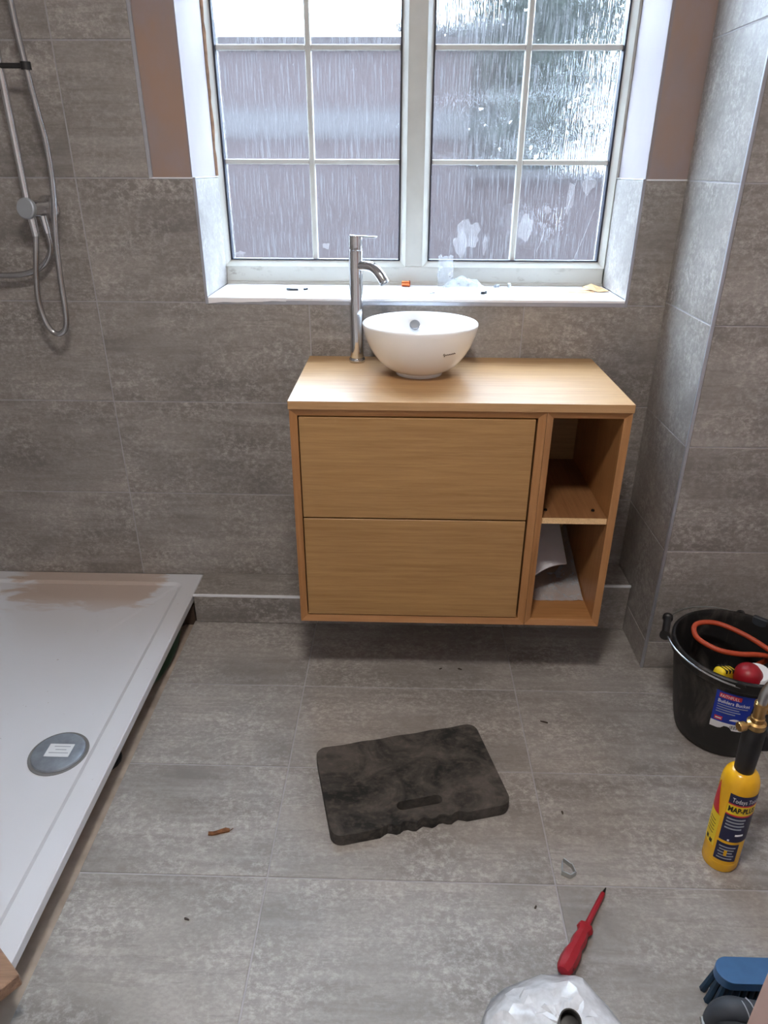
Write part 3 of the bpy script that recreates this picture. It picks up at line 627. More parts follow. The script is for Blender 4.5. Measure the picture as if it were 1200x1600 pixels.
lathe('bowl', prof, M_CERAMIC, (BX, BY, BZ), parent=basin, seg=72, smooth=50)
lathe('overflow_cover', [(0, 0), (0.014, 0), (0.014, 0.004), (0.012, 0.0065), (0, 0.007)], M_OVER, (BX - 0.012, BY + 0.1195, BZ + 0.101), (0.0, -1, 0.75), basin, 28)
lathe('waste_plug', [(0, 0), (0.026, 0), (0.026, 0.004), (0, 0.006)], M_CHROME, (BX, BY, BZ + 0.0215), parent=basin, seg=28)
# small brown maker's script on the outside of the bowl (illegible in the photograph)
def bowl_r(h):
    for (r0, h0), (r1, h1) in zip(prof[4:16], prof[5:17]):
        if h0 <= h <= h1: return r0 + (r1 - r0) * (h - h0) / (h1 - h0)
    return 0.149
pts = []
for i in range(49):
    s = i / 48; h = 0.076 + 0.0030 * math.sin(s * 44) * (1.6 if s < 0.12 else 0.55) + 0.002 * s; r = bowl_r(h) + 0.0003; a = -0.98 + 0.235 * s
    pts.append((BX + r * math.sin(-a - 0.98 + 0.62 + 0) if 0 else BX + r * math.sin(0.43 + 0.27 * s), BY - r * math.cos(0.43 + 0.27 * s), BZ + h))
tube('maker_script', pts, 0.0006, M_CHIP, basin, 5)
TPX, TPY, TPZ = -0.148, -0.064, 0.8410
tap = empty('basin_tap', (TPX, TPY, TPZ), 'tall chrome mixer tap standing beside the basin', 'tap')
lathe('base_flange', [(0, 0), (0.0215, 0), (0.0222, 0.003), (0.0222, 0.009), (0.0205, 0.012), (0.018, 0.012)], M_CHROME, (TPX, TPY, TPZ), parent=tap, seg=40)
lathe('column', [(0.0182, 0.010), (0.0182, 0.292), (0.0176, 0.2935), (0, 0.2935)], M_CHROME, (TPX, TPY, TPZ), parent=tap, seg=48)
lathe('cartridge_cap', [(0, 0.2945), (0.0178, 0.2945), (0.0184, 0.296), (0.0184, 0.3285), (0.0176, 0.3305), (0, 0.331)], M_CHROME, (TPX, TPY, TPZ), parent=tap, seg=48)
D = Vector((0.86, -0.51, 0)).normalized()
P = lambda s, z: (TPX + D.x * s, TPY + D.y * s, TPZ + z)
tube('spout', [P(0.010, 0.256), P(0.030, 0.258), P(0.050, 0.2565), P(0.066, 0.248), P(0.079, 0.234), P(0.088, 0.222)], [0.0125] * 6, M_CHROME, tap, 24, 0)
aer = lathe('aerator', [(0.0085, 0), (0.0125, 0), (0.0125, 0.003), (0.0085, 0.003)], M_SATIN, P(0.0893, 0.2205), (D.x * 0.6, D.y * 0.6, -0.8), tap, 24, True)
lv = Matrix.Translation(P(0, 0.327)) @ Matrix.Rotation(math.atan2(D.y, D.x), 4, 'Z')
box('lever', -0.016, 0.064, -0.0065, 0.0065, 0, 0.0045, M_CHROME, tap, 0.0018, 2, lv, 40)

# ------------------------------------------------------------------ window sill clutter
cp = empty('copper_fitting', (-0.014, 0.225, 1.0016), 'short copper pipe fitting on the window sill near the mullion', 'pipe fitting')
lathe('sleeve', [(0.007, 0), (0.0085, 0), (0.0085, 0.02), (0.007, 0.02)], M_COPPER, (-0.026, 0.225, 1.0105), (1, -0.15, 0), cp, 24, True)
lathe('rim', [(0.0085, 0), (0.0098, 0), (0.0098, 0.004), (0.0085, 0.004)], M_COPPER, (-0.006, 0.222, 1.0105), (1, -0.15, 0), cp, 24, True)
def crumple(cx, cy, z0, rx, ry, h, seed, name, mat, label, cat):
    V = []; F = []; nr, na = 10, 28
    for i in range(nr + 1):
        q = i / nr
        for k in range(na):
            a = 2 * PI * k / na; e = 1 + 0.28 * noise.noise((math.cos(a) * 2 + seed, math.sin(a) * 2, 0)); r = q * e
            z = h * (1 - q ** 2) * (0.7 + 0.6 * noise.noise((r * math.cos(a) * 3, r * math.sin(a) * 3, seed))) + h * 0.25 * abs(noise.noise((r * math.cos(a) * 7, r * math.sin(a) * 7, seed + 3))) * (q < 0.999)
            V.append((cx + rx * r * math.cos(a), cy + ry * r * math.sin(a), z0 + max(0.0004, z)))
    for i in range(nr):
        for k in range(na): F.append((i * na + k, i * na + (k + 1) % na, (i + 1) * na + (k + 1) % na, (i + 1) * na + k))
    o = obj(name, V, F, mat, None, 25); md = o.modifiers.new('film', 'SOLIDIFY'); md.thickness = 0.0004
    return tag(o, label, cat)
crumple(0.165, 0.205, 1.0017, 0.062, 0.032, 0.034, 2.3, 'plastic_wrapper', M_CLEAR, 'crumpled clear plastic wrapper lying on the sill under the right casement', 'wrapper')
sheet('plastic_strip', lambda u, v: (0.083 + 0.046 * u + 0.006 * noise.noise((u * 3, v * 4, 7)), 0.240 + 0.008 * noise.noise((u * 4, v * 5, 2)) - 0.02 * (1 - v), 1.004 + 0.085 * v + 0.01 * noise.noise((u * 5, 1, 4)) * v), 8, 10, 0.0006, M_CLEAR, 'upright strip of clear plastic leaning on the window mullion foot', 'plastic strip')
def chip(name, x, y, z, L, wd, h, a, mat, label, cat, group=None):
    mt = Matrix.Translation((x, y, z)) @ Matrix.Rotation(a, 4, 'Z'); nseg = 5; V = []; F = []
    for i in range(nseg + 1):
        s = i / nseg - 0.5; e = wd * (0.35 + 0.65 * math.cos(s * 2.6)) * random.uniform(0.7, 1.1); c_ = 0.25 * wd * math.sin(s * 4)
        for (yy, zz) in ((-e / 2, 0), (e / 2, 0), (e / 2, h * random.uniform(0.6, 1.2)), (-e / 2, h)): V.append(mt @ Vector((L * s, yy + c_, zz)))
        if i:
            for k in range(4): F.append(((i - 1) * 4 + k, (i - 1) * 4 + (k + 1) % 4, i * 4 + (k + 1) % 4, i * 4 + k))
    F += [(3, 2, 1, 0), tuple(nseg * 4 + k for k in range(4))]
    return tag(obj(name, V, F, mat), label, cat, group)
SZ = 1.0016
chip('plastic_offcut', -0.350, 0.135, SZ, 0.036, 0.011, 0.006, -0.35, M_RUBBER, 'grey curved plastic offcut on the left half of the sill', 'offcut')
chip('plastic_crumb', -0.312, 0.145, SZ, 0.014, 0.009, 0.006, 0.4, M_RUBBER, 'small grey crumb right of the curved offcut on the sill', 'crumb')
chip('metal_scrap', 0.211, 0.100, SZ, 0.022, 0.010, 0.007, 0.5, M_RUBBER, 'grey scrap in front of the plastic wrapper on the sill', 'scrap')
chip('wall_plug', 0.300, 0.215, SZ, 0.016, 0.010, 0.012, 1.2, M_STEEL, 'tiny silvery bit on the sill under the right pane', 'scrap')
chip('plaster_crumb', 0.262, 0.222, SZ, 0.018, 0.012, 0.008, 0.3, M_STICKTXT, 'pale crumb beside the plastic wrapper on the sill', 'crumb')
chip('plaster_crumb', 0.062, 0.100, SZ, 0.016, 0.007, 0.003, 0.2, M_STICKTXT, 'faint flat crumb on the sill below the mullion', 'crumb')
def scrap(name, pts, z, up, mat, label, cat):
    n_ = len(pts); V = [(p[0], p[1], z + up * p[2]) for p in pts] + [(p[0], p[1], z + up * p[2] + 0.0012) for p in pts]
    F = [tuple(range(n_ - 1, -1, -1)), tuple(range(n_, 2 * n_))] + [(i, (i + 1) % n_, n_ + (i + 1) % n_, n_ + i) for i in range(n_)]
    return tag(obj(name, V, F, mat), label, cat)
scrap('paper_scrap', [(0.462, 0.135, 0), (0.505, 0.125, 0), (0.540, 0.140, 0), (0.535, 0.175, 0), (0.500, 0.190, 0), (0.470, 0.165, 0)], 1.0016, 0.0, M_CARD, 'pale brown flat paper scrap at the right end of the sill', 'paper scrap')
scrap('paper_scrap', [(0.512, 0.185, 0.5), (0.548, 0.135, 0), (0.585, 0.150, 0), (0.582, 0.200, 0), (0.545, 0.210, 1)], 1.0032, 0.012, M_CARD, 'darker curled paper scrap at the sill corner against the right reveal', 'paper scrap')

# ------------------------------------------------------------------ kneeling pad
KA = math.atan2(0.103, 0.404); KC = Vector((0.0105, -0.786))
def kp(lx, ly): return (KC.x + lx * math.cos(KA) - ly * math.sin(KA), KC.y + lx * math.sin(KA) + ly * math.cos(KA))
kw, kd, kr = 0.2085, 0.132, 0.026; out = []
for (cx, cy, a0) in ((kw - kr, kd - kr, 0), (-kw + kr, kd - kr, PI / 2), (-kw + kr, -kd + kr, PI), (kw - kr, -kd + kr, 1.5 * PI)):
    for k in range(7): out.append((cx + kr * math.cos(a0 + PI / 2 * k / 6), cy + kr * math.sin(a0 + PI / 2 * k / 6)))
# wavy finger grip along the front edge, faint wave along the back one
i_front = 21; front = [( -kw + kr + (2 * kw - 2 * kr) * t / 40, -kd + 0.0042 * (1 - math.cos(2 * PI * max(0, min(1, (t / 40 - 0.22) / 0.56)) * 5)) * (1 if 0.2 < t / 40 < 0.8 else 0)) for t in range(1, 40)]
back = [(kw - kr - (2 * kw - 2 * kr) * t / 30, kd - 0.0011 * (1 - math.cos(2 * PI * t / 30 * 4))) for t in range(1, 30)]
outline = out[:7] + back + out[7:21] + front + out[21:]
slot = []
for (cx, a0) in ((0.041, -PI / 2), (-0.041, PI / 2)):
    for k in range(7): slot.append((0.002 + cx + 0.0125 * math.cos(a0 + PI * k / 6), -0.0825 + 0.0125 * math.sin(a0 + PI * k / 6)))
pad = extrude_poly('kneeling_pad', [kp(*p) for p in outline], 0.0005, 0.032, M_PAD, None, [[kp(*p) for p in slot]])
tag(pad, 'black dusty foam kneeling pad with a hand slot on the floor tiles', 'kneeling pad')
md = pad.modifiers.new('soft_edges', 'BEVEL'); md.width = 0.003; md.segments = 2; md.limit_method = 'ANGLE'; md.angle_limit = math.radians(50)

# ------------------------------------------------------------------ bucket and its contents
QX, QY = 0.826, -0.572; RB, RT, HB = 0.106, 0.155, 0.272
bk = empty('builders_bucket', (QX, QY, 0), 'black scuffed builders bucket with a blue label by the pier', 'bucket')
pr = [(0, 0.0), (RB - 0.006, 0.0), (RB, 0.006)] + [(RB + (RT - 0.006 - RB) * (i / 8) ** 0.8, 0.006 + (HB - 0.034) * i / 8) for i in range(1, 9)]
pr += [(RT, 0.242), (RT + 0.003, 0.246), (RT + 0.003, HB - 0.003), (RT, HB), (RT - 0.005, HB), (RT - 0.007, HB - 0.004)] + [(RT - 0.010 - (RT - RB) * (i / 6), HB - 0.02 - 0.245 * i / 6) for i in range(7)] + [(0, 0.007)]
lathe('bucket_body', pr, M_BUCKET, (QX, QY, 0.0), parent=bk, seg=64, smooth=40)
HZ = 0.262
hp = []
hA = math.radians(-112); hB = math.radians(66)     # pivots on the rim, handle dropped to the left
for i in range(41):
    s = i / 40; a = hA - (2 * PI - (hB - hA)) * s if 0 else hA - (PI * 2 - (hB - hA)) * s
    lift = 0.016 * math.sin(PI * s) ** 0.8; r = RT + 0.008 + 0.010 * math.sin(PI * s)
    hp.append((QX + r * math.cos(a), QY + r * math.sin(a), HZ + lift))
tube('wire_handle', hp, 0.0022, M_STEEL, bk, 8)
mid = Vector(hp[20]); tv = (Vector(hp[22]) - Vector(hp[18])).normalized()
lathe('handle_grip', [(0, -0.048), (0.013, -0.048), (0.013, -0.042), (0.0095, -0.038), (0.0095, 0.030), (0.013, 0.034), (0.013, 0.042), (0, 0.042)], M_BLACK, mid, tv, bk, 18)
for a in (hA, hB):
    p = Vector((QX + (RT + 0.003) * math.cos(a), QY + (RT + 0.003) * math.sin(a), HZ)); lathe('handle_lug', [(0, -0.004), (0.012, -0.004), (0.012, 0.007), (0, 0.007)], M_BLACK, p, (math.cos(a), math.sin(a), 0), bk, 14)
lm = Matrix.Translation((QX + (RT - 0.002) * math.cos(math.radians(48)), QY + (RT - 0.002) * math.sin(math.radians(48)), HB - 0.012)) @ Matrix.Rotation(math.radians(48 + 90), 4, 'Z')
box('rim_clip', -0.018, 0.018, -0.005, 0.008, -0.012, 0.016, M_RUBBER, bk, 0.002, 1, lm)
# curved printed pieces on a cone/cylinder
def wrap_patch(name, r_of, a0, a1, h0, h1, mat, parent, cx, cy, z0, th=0.0005, na=12, top=None, bot=None):
    V = []; F = []
    for s in (0, 1):
        for i in range(na + 1):
            t = i / na; a = a0 + (a1 - a0) * t; hb = bot(t) if bot else h0; ht = top(t) if top else h1
            for h in (hb, ht):
                r = r_of(h) + 0.0003 + th * s; V.append((cx + r * math.cos(a), cy + r * math.sin(a), z0 + h))
    K = 2 * (na + 1)
    for i in range(na):
        b = i * 2; F.append((K + b, K + b + 2, K + b + 3, K + b + 1)); F.append((b + 1, b + 3, b + 2, b)); F.append((b, b + 2, K + b + 2, K + b)); F.append((b + 1, K + b + 1, K + b + 3, b + 3))
    F.append((0, K, K + 1, 1)); F.append((K - 2, K - 1, 2 * K - 1, 2 * K - 2))
    return obj(name, V, F, mat, parent, 30)
def wrap_text(name, s, size, r_of, a0, h0, mat, parent, cx, cy, z0, lift=0.0011, bold=0.0, width=None, slope=0.0):
    V, F = text_mesh(s, size, bold); wmax = max(v.x for v in V); k = (width / wmax) if width else 1.0; out_ = []
    for v in V:
        h = h0 + v.y + slope * v.x * k; r = r_of(h) + lift; a = a0 + v.x * k / r; out_.append((cx + r * math.cos(a), cy + r * math.sin(a), z0 + h))
    n0 = len(out_); out2 = []
    for v in V:
        h = h0 + v.y + slope * v.x * k; r = r_of(h) + lift + 0.0003; a = a0 + v.x * k / r; out2.append((cx + r * math.cos(a), cy + r * math.sin(a), z0 + h))
    return obj(name, out2, F, mat, parent)
rb = lambda h: RB + (RT - 0.006 - RB) * (max(0, h - 0.006) / (HB - 0.034)) ** 0.8
LA, LB = math.radians(-128.5), math.radians(-95)
lab = wrap_patch('bucket_label', rb, LA, LB, 0.128, 0.228, M_BLUE, bk, QX, QY, 0)
lw = (LB - LA) * 0.14
wrap_patch('label_foot', rb, LA, LB, 0.105, 0.128, M_WHITE, lab, QX, QY, 0, bot=lambda t: 0.106 + (0.012 * math.sin(PI * (t - 0.3) / 0.35) + 0.006 * noise.noise((t * 20, 0, 0)) if 0.3 < t < 0.65 else 0))
wrap_patch('label_banner', rb, LA + 0.05, LA + 0.05 + 0.335, 0.2085, 0.222, M_REDP, lab, QX, QY, 0, 0.0009)
wrap_text('label_brand_text', 'FAITHFULL', 0.0135, rb, LA + 0.065, 0.2105, M_WHITE, lab, QX, QY, 0, 0.0016, width=0.042)
wrap_text('label_title_text', 'Builders Bucket', 0.0155, rb, LA + 0.045, 0.1925, M_WHITE, lab, QX, QY, 0, 0.0013, 0.0002, width=0.070)
for i, (l, r_) in enumerate(((0.05, 0.52), (0.05, 0.40), (0.05, 0.43), (0.05, 0.36))):
    wrap_patch('label_text_line', rb, LA + l, LA + r_, 0.184 - 0.008 * i, 0.1862 - 0.008 * i, M_STICKTXT, lab, QX, QY, 0, 0.0009)
wrap_patch('label_panel', rb, LA + 0.05, LA + 0.18, 0.134, 0.146, M_REDP, lab, QX, QY, 0, 0.0009); wrap_patch('label_panel_text', rb, LA + 0.065, LA + 0.165, 0.138, 0.142, M_WHITE, lab, QX, QY, 0, 0.0013)
wrap_patch('label_signature', rb, LA + 0.30, LA + 0.50, 0.140, 0.144, M_WHITE, lab, QX, QY, 0, 0.0009, top=lambda t: 0.142 + 0.005 * math.sin(PI * t))
for i in range(6): wrap_patch('barcode_bar', rb, LA + 0.34 + 0.022 * i, LA + 0.347 + 0.022 * i + 0.006 * (i % 2), 0.112, 0.124, M_BLK, lab, QX, QY, 0, 0.0009, 2)
wrap_patch('paint_stain', lambda h: RT + 0.003, math.radians(-96), math.radians(-66), 0.2465, 0.268, M_PINKWALL, bk, QX, QY, 0, 0.0006, bot=lambda t: 0.252 + 0.006 * noise.noise((t * 9, 3, 0)))
# contents
tag(tube('rubber_gas_hose', [(0.990, -0.70, 0.20), (0.945, -0.64, 0.245), (0.90, -0.585, 0.262), (0.855, -0.53, 0.272), (0.80, -0.487, 0.276), (0.745, -0.495, 0.276), (0.730, -0.545, 0.272), (0.765, -0.588, 0.268), (0.815, -0.598, 0.263), (0.86, -0.590, 0.256), (0.90, -0.575, 0.24), (0.92, -0.54, 0.20), (0.87, -0.51, 0.12)][1:], 0.0065, M_ORANGE, None, 10, 8), 'rust red rubber hose looped inside the black bucket', 'hose')
rr = empty('red_white_reel', (0.825, -0.640, 0.19), 'red and white plastic cap poking out at the front of the bucket', 'cap')
lathe('red_dome', [(0, 0.047), (0.016, 0.044), (0.027, 0.034), (0.033, 0.018), (0.034, 0)], M_RED, (0.823, -0.651, 0.226), (-0.35, -0.1, 1), rr, 28)
lathe('white_flange', [(0, -0.002), (0.037, -0.004), (0.039, 0.010), (0.037, 0.026), (0.030, 0.036), (0, 0.038)], M_WHITE, (0.843, -0.647, 0.216), (-0.2, -0.1, 1), rr, 28)
ym = empty('yellow_tape_measure', (0.764, -0.640, 0.2), 'yellow and black tape measure beside the red cap in the bucket', 'tape measure')
tm = Matrix.Translation((0.764, -0.640, 0.226)) @ Matrix.Rotation(0.5, 4, 'Z') @ Matrix.Rotation(0.3, 4, 'Y')
box('case', -0.028, 0.03, -0.014, 0.014, -0.03, 0.026, M_YELP, ym, 0.009, 3, tm, 40)
for k in range(3): box('grip_rib', -0.016 + 0.013 * k, -0.011 + 0.013 * k, -0.0146, 0.0146, 0.018, 0.0268, M_BLK, ym, 0.0006, 1, tm)

# ------------------------------------------------------------------ gas torch
GX, GYY, GR = 0.676, -0.966, 0.0355
gt = empty('gas_torch', (GX, GYY, 0), 'yellow gas cylinder with a brass blow torch head standing on the floor', 'blow torch')
lathe('gas_cylinder', [(0, 0.004), (0.028, 0.004), (0.031, 0.0), (0.0335, 0.0), (GR, 0.005), (GR, 0.024), (GR - 0.0008, 0.025), (GR, 0.026), (GR, 0.228), (0.0342, 0.240), (0.031, 0.251), (0.025, 0.259), (0.018, 0.263), (0, 0.264)], M_GASYEL, (GX, GYY, 0), parent=gt, seg=48)
gr = lambda h: GR
A0 = math.radians(-139)
def gpatch(name, da0, da1, h0, h1, mat, lift=0.0005, **k): return wrap_patch(name, gr, A0 + da0, A0 + da1, h0, h1, mat, gt, GX, GYY, 0, lift, **k)
def gtext(name, s, size, da, h, mat, width=None, bold=0): return wrap_text(name, s, size, gr, A0 + da, h, mat, gt, GX, GYY, 0, 0.0013, bold, width)
gpatch('label_header', 0, 1.75, 0.198, 0.222, M_NAVY); gtext('header_text', 'Todays Tools', 0.0165, 0.17, 0.2035, M_WHITE, 0.052)
gpatch('label_stripe', 0, 1.75, 0.1945, 0.198, M_REDP); gpatch('label_band', 0, 1.75, 0.170, 0.1945, M_YELP); gtext('band_text', 'MAP-PLUS', 0.0195, 0.06, 0.1775, M_BLK, 0.054, 0.0006)
gpatch('label_stripe', 0, 1.75, 0.166, 0.170, M_REDP); gpatch('label_panel', -0.02, 1.75, 0.094, 0.166, M_NAVY)
for i, (a, b) in enumerate(((0.12, 1.1), (0.12, 1.05), (0.12, 1.12), (0.12, 1.0))): gpatch('panel_text_line', a, b, 0.156 - 0.0088 * i, 0.1595 - 0.0088 * i, M_STICKTXT, 0.0009)
gpatch('panel_text_line', 0.75, 1.2, 0.112, 0.1165, M_WHITE, 0.0009); gpatch('panel_spot', 0.42, 0.52, 0.096, 0.1005, M_WHITE, 0.0009)
gpatch('label_plate', -0.05, 1.15, 0.036, 0.086, M_NAVY)
for i in range(5): gpatch('plate_text_line', 0.1 + 0.05 * (i % 2), 0.98 - 0.06 * (i % 3), 0.0755 - 0.0082 * i, 0.0782 - 0.0082 * i, M_STICKTXT, 0.0009)
gpatch('plate_scratch', 0.42, 0.58, 0.052, 0.068, M_GASYEL, 0.0012, na=4)
gpatch('warning_triangle', -1.25, -0.30, 0.150, 0.152, M_REDP, 0.0006, top=lambda t: 0.1505 + 0.078 * (1 - abs(2 * t - 0.9) ** 1) if abs(2 * t - 0.9) < 1 else 0.1505, na=20)
gpatch('side_panel_print', -1.30, -0.22, 0.062, 0.148, M_YELP, 0.0004)
for i in range(5): gpatch('side_text_line', -0.92, -0.42 + 0.04 * (i % 2), 0.128 - 0.009 * i, 0.1295 - 0.009 * i, M_CHIP, 0.0007)
gpatch('hazard_mark', -0.86, -0.66, 0.068, 0.078, M_BLK, 0.0008); gpatch('hazard_mark', -0.55, -0.35, 0.066, 0.076, M_CHIP, 0.0008)
lathe('burner_body', [(0, 0.256), (0.0170, 0.256), (0.0180, 0.262), (0.0205, 0.330), (0.0205, 0.366), (0.0185, 0.372), (0, 0.372)], M_BLACK, (GX, GYY, 0), parent=gt, seg=32)
box('trigger_guard', GX + 0.013, GX + 0.085, GYY - 0.014, GYY + 0.014, 0.320, 0.362, M_BLACK, gt, 0.005, 2)
br = lathe('valve_body', [(0, 0.370), (0.0165, 0.370), (0.0175, 0.374), (0.0175, 0.384), (0.0125, 0.387), (0.0125, 0.396), (0.0105, 0.398), (0.0105, 0.420), (0.0125, 0.421), (0.0125, 0.430), (0, 0.430)], M_BRASS, (GX, GYY, 0), parent=gt, seg=28)
lathe('valve_knob', [(0, 0), (0.0045, 0), (0.0045, 0.012), (0.009, 0.013), (0.0095, 0.024), (0.0085, 0.026), (0, 0.026)], M_BRASS, (GX - 0.013, GYY - 0.004, 0.381), (-1, -0.25, 0.0), br, 16)
tube('brass_elbow', [(GX + 0.009, GYY, 0.408), (GX + 0.026, GYY, 0.412), (GX + 0.038, GYY, 0.402), (GX + 0.040, GYY, 0.372)], 0.0048, M_BRASS, gt, 10, 6)
tube('flame_tube', [(GX, GYY, 0.426), (GX + 0.001, GYY, 0.455), (GX + 0.014, GYY + 0.002, 0.478), (GX + 0.045, GYY + 0.004, 0.492), (GX + 0.10, GYY + 0.008, 0.500)], 0.0088, M_STEEL, gt, 16, 6)

gt.rotation_euler = (0, math.radians(-1.6), 0)
# ------------------------------------------------------------------ screwdriver
tip = Vector((0.4115, -1.049, 0.0095)); butt = Vector((0.287, -1.226, 0.0180)); dv = (butt - tip); LN = dv.length; dv.normalize()
sd = empty('screwdriver', (0.34, -1.14, 0), 'red insulated screwdriver lying on the floor tiles', 'screwdriver')
lathe('tip', [(0, 0), (0.0012, 0.001), (0.0030, 0.012), (0.0030, 0.018), (0, 0.018)], M_BLACKMET, tip, dv, sd, 12)
lathe('shaft', [(0, 0.016), (0.0044, 0.016), (0.0050, 0.020), (0.0056, 0.108), (0, 0.108)], M_RED, tip, dv, sd, 14)
L0 = 0.104
lathe('handle', [(0, L0), (0.0100, L0), (0.0152, L0 + 0.003), (0.0158, L0 + 0.010), (0.0115, L0 + 0.016), (0.0110, L0 + 0.020), (0.0138, L0 + 0.032), (0.0140, L0 + 0.042), (0.0120, L0 + 0.053), (0.0160, L0 + 0.066), (0.0168, L0 + 0.084), (0.0150, LN - 0.010), (0.0115, LN - 0.002), (0, LN)], M_RED, tip, dv, sd, 8, smooth=28)
lathe('hanging_hole', [(0, 0), (0.0030, 0), (0.0030, 0.0006), (0, 0.0006)], M_BLK, tip + dv * (LN - 0.014) + Vector((0.0118, -0.0075, 0.0030)), (0.82, -0.52, 0.2), sd, 10)

# ------------------------------------------------------------------ plastic bag at the bottom edge
V = []; F = []; nr, na = 11, 30; bc = (0.256, -1.354); rnd = random.Random(11)
for i in range(nr + 1):
    q = i / nr
    for k in range(na):
        a = 2 * PI * (k + 0.5 * (i % 2)) / na; e = 1 + 0.10 * noise.noise((math.cos(a) * 1.7, math.sin(a) * 1.7, 4)) + 0.04 * noise.noise((math.cos(a) * 6, math.sin(a) * 6, 1)); r = q * e
        px, py = r * math.cos(a) + rnd.uniform(-0.03, 0.03) * (q > 0), r * math.sin(a) + rnd.uniform(-0.03, 0.03) * (q > 0)
        fold = 0.016 * noise.noise((px * 1.6 + 3, py * 1.6, 9)) + 0.014 * q * abs(math.sin(a * 3.5 + 1.5 * q + 2.2 * noise.noise((px * 1.3, py * 1.3, 5)))) + rnd.uniform(-0.0035, 0.0035)
        z = 0.090 * (1 - q ** 2.6) + fold * (1 - q ** 8); V.append((bc[0] + 0.134 * px, bc[1] + 0.136 * py, 0.0008 + max(0, z)))
for i in range(nr):
    for k in range(na):
        k2 = (k + 1) % na; A, B_, C_, D_ = i * na + k, i * na + k2, (i + 1) * na + k2, (i + 1) * na + k
        if i % 2: F += [(A, B_, C_), (A, C_, D_)]
        else: F += [(A, B_, D_), (B_, C_, D_)]
F.append(tuple(range(na)))
bag = obj('carrier_bag', V, F, M_BAG, None, 24); md = bag.modifiers.new('film', 'SOLIDIFY'); md.thickness = 0.0005
tag(bag, 'crumpled white carrier bag at the bottom edge below the screwdriver', 'plastic bag')
ct = empty('sealant_cartridge', (0.268, -1.350, 0.09), 'black round tube end sticking out of the white carrier bag', 'tube')
lathe('cartridge_tube', [(0.0155, 0), (0.0175, 0), (0.0175, 0.055), (0.0155, 0.055)], M_BLACKMET, (0.264, -1.345, 0.062), (-0.05, -0.25, 1), ct, 28, True)
lathe('inner_plunger', [(0, 0.03), (0.0155, 0.03), (0.0155, 0.034), (0, 0.036)], M_BLACK, (0.264, -1.345, 0.062), (-0.05, -0.25, 1), ct, 28)

# ------------------------------------------------------------------ hand brush, dark tool bag and offcut at the corners
hb = empty('hand_brush', (0.64, -1.285, 0), 'blue plastic hand brush with dark bristles at the bottom right', 'brush')
bo = []
for (cx, a0) in ((0.70, -PI / 2), (0.560, PI / 2)):
    for k in range(13): bo.append((cx + 0.025 * math.cos(a0 + PI * k / 12), -1.258 + 0.023 * math.sin(a0 + PI * k / 12)))
hh = extrude_poly('brush_head', bo, 0.074, 0.094, M_BRUSH, hb); md = hh.modifiers.new('round', 'BEVEL'); md.width = 0.006; md.segments = 3; md.limit_method = 'ANGLE'; md.angle_limit = math.radians(50)
tube('handle', [(0.72, -1.258, 0.084), (0.76, -1.258, 0.090), (0.84, -1.258, 0.096)], [0.014, 0.012], M_BRUSH, hb, 14, 5)
for i in range(14):
    for j in range(3):
        x = 0.548 + 0.0125 * i; y = -1.272 + 0.014 * j; sx = -0.010 if i == 0 else -0.004; sy = (-0.006, 0, 0.006)[j]
        tube('bristle_tuft', [(x, y, 0.076), (x + sx, y + sy, 0.002)], [0.0048, 0.0064], M_BRISTLE, hb, 6)
tb = empty('tool_bag', (0.57, -1.36, 0), 'dark rubbery tool bag with two pale straps in front of the brush', 'tool bag')
bm = bmesh.new(); add_box(bm, 0.500, 0.70, -1.412, -1.318, 0.003, 0.104, 0.030, 4)
bm_obj('bag_body', bm, M_RUBBER, tb, 40)
tube('padded_hump', [(0.512, -1.322, 0.05), (0.514, -1.324, 0.088), (0.528, -1.328, 0.108), (0.552, -1.332, 0.108), (0.59, -1.336, 0.104), (0.64, -1.338, 0.09)], [0.017, 0.018], M_RUBBER, tb, 20, 6)
for dx in (0.0, 0.012): tube('pale_strap', [(0.541 + dx, -1.318, 0.1205), (0.543 + dx, -1.331, 0.1268), (0.546 + dx, -1.344, 0.1225), (0.550 + dx, -1.356, 0.108), (0.556 + dx, -1.39, 0.1050)], 0.0011, M_STICKTXT, tb, 6, 4)
tube('metal_rim', [(0.4965, -1.316, 0.058), (0.4935, -1.345, 0.055), (0.490, -1.40, 0.050)], 0.0045, M_STEEL, tb, 8, 4)
om = Matrix.Translation((-0.682, -1.304, 0.0985)) @ Matrix.Rotation(math.radians(-38), 4, 'Z')
off = empty('timber_offcut', (-0.682, -1.304, 0.0985), 'rough brown timber offcut at the bottom left on the tray edge', 'timber')
box('plank', -0.16, 0.040, -0.052, 0.012, 0.0, 0.028, M_WOODOFF, off, 0.002, 1, om)
box('split_strip', -0.12, 0.034, -0.090, -0.056, 0.0, 0.018, M_WOODOFF, off, 0.002, 1, om)

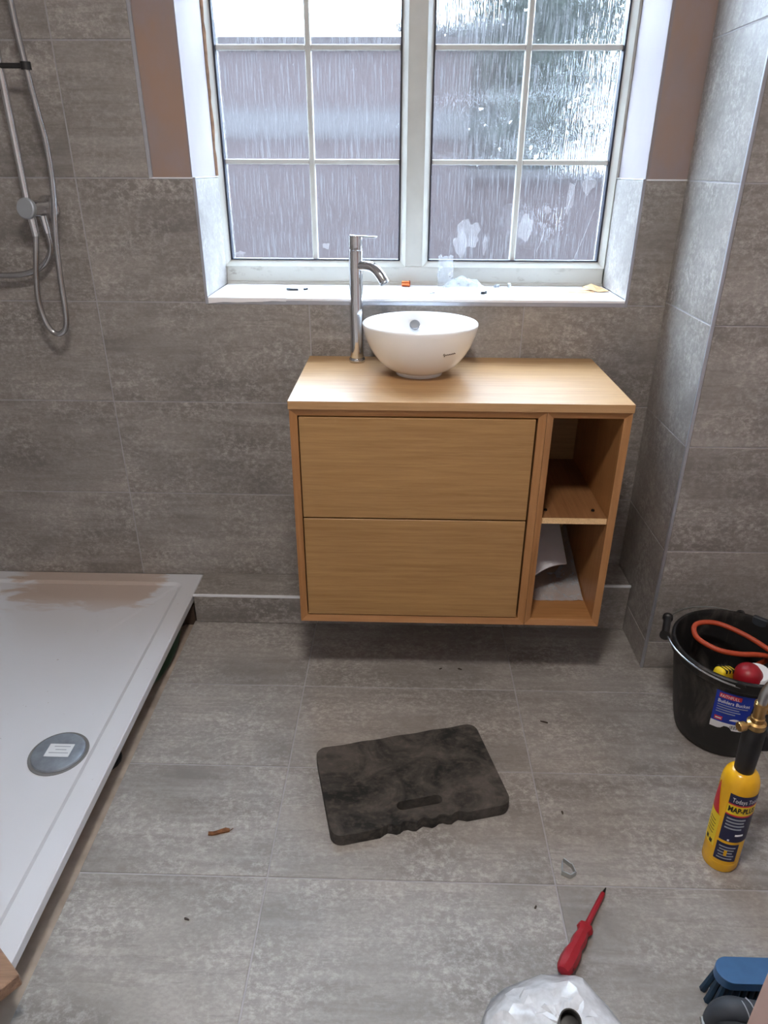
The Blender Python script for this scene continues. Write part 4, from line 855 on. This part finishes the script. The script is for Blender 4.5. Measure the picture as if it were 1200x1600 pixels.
# ------------------------------------------------------------------ small litter on the floor
chip('dry_leaf', -0.414, -0.934, 0.0004, 0.046, 0.013, 0.004, 0.1, M_LEAF, 'dry brown leaf on the floor tile near the shower tray', 'leaf')
tube('stem', [(-0.393, -0.932, 0.002), (-0.384, -0.925, 0.004)], 0.0008, M_LEAF, bpy.data.objects['dry_leaf'], 5)
kc = empty('metal_clip', (0.341, -1.006, 0), 'small bent galvanised clip on the floor by the screwdriver tip', 'clip')
kx, ky = 0.341, -1.006
cpts = [(kx - 0.002, ky + 0.022, 0.004), (kx + 0.012, ky + 0.008, 0.006), (kx + 0.016, ky - 0.010, 0.006), (kx + 0.004, ky - 0.018, 0.006), (kx - 0.012, ky - 0.010, 0.006), (kx - 0.007, ky + 0.014, 0.006)]
for i in range(5):
    a, b = Vector(cpts[i]), Vector(cpts[i + 1]); dd = (b - a); mt = Matrix.Translation(a) @ Matrix.Rotation(math.atan2(dd.y, dd.x), 4, 'Z')
    box('clip_leg', -0.001, dd.length + 0.001, -0.0013, 0.0013, -0.005, 0.007, M_STEEL, kc, 0.0003, 1, mt)
for nm, x, y, L, a, lb in (('wood_splinter', 0.162, -0.352, 0.012, -0.7, 'tiny dark splinter on the floor under the vanity'), ('wood_splinter', 0.105, -0.352, 0.008, 0.1, 'short dark crumb on the floor under the vanity'),
                       ('wood_splinter', 0.372, -0.565, 0.020, -0.5, 'small brown splinter on the tile right of the kneeling pad'), ('wood_splinter', 0.362, -0.858, 0.008, 1.3, 'tiny dark chip on the tile right of the pad corner'),
                       ('wood_splinter', -0.430, -1.135, 0.010, -0.6, 'tiny grey chip on the foreground tile below the dry leaf'), ('wood_splinter', 0.262, -1.09, 0.006, 0.4, 'tiny dark speck on the tile left of the screwdriver')):
    chip(nm, x, y, 0.0004, L, 0.0045, 0.0025, a, M_CHIP, lb, 'splinter')

# ------------------------------------------------------------------ added fill lamp on the ceiling, out of view, to brighten the room
cl_ = empty('fill_lamp', (-0.1, -1.55, 2.4), 'added round fill lamp on the ceiling above the camera, out of view', 'lamp')
lathe('fill_lamp_rim', [(0.150, 0), (0.165, 0), (0.165, -0.03), (0.150, -0.03)], M_WTRIM, (-0.1, -1.55, 2.4), parent=cl_, closed=True)
le, nt, b = new_mat('fill_lamp_diffuser'); b.inputs['Emission Color'].default_value = (1, 0.935, 0.86, 1); b.inputs['Emission Strength'].default_value = 3.0
lathe('fill_lamp_diffuser', [(0, -0.012), (0.150, -0.012), (0.150, -0.008), (0, -0.008)], le, (-0.1, -1.55, 2.4), parent=cl_)
ll = bpy.data.lights.new('fill_lamp_light', 'AREA'); ll.shape = 'DISK'; ll.size = 0.3; ll.energy = FILL_W; ll.color = (1, 0.935, 0.86)
lo = bpy.data.objects.new('fill_lamp_light', ll); C.objects.link(lo); lo.location = (-0.1, -1.55, 2.375)
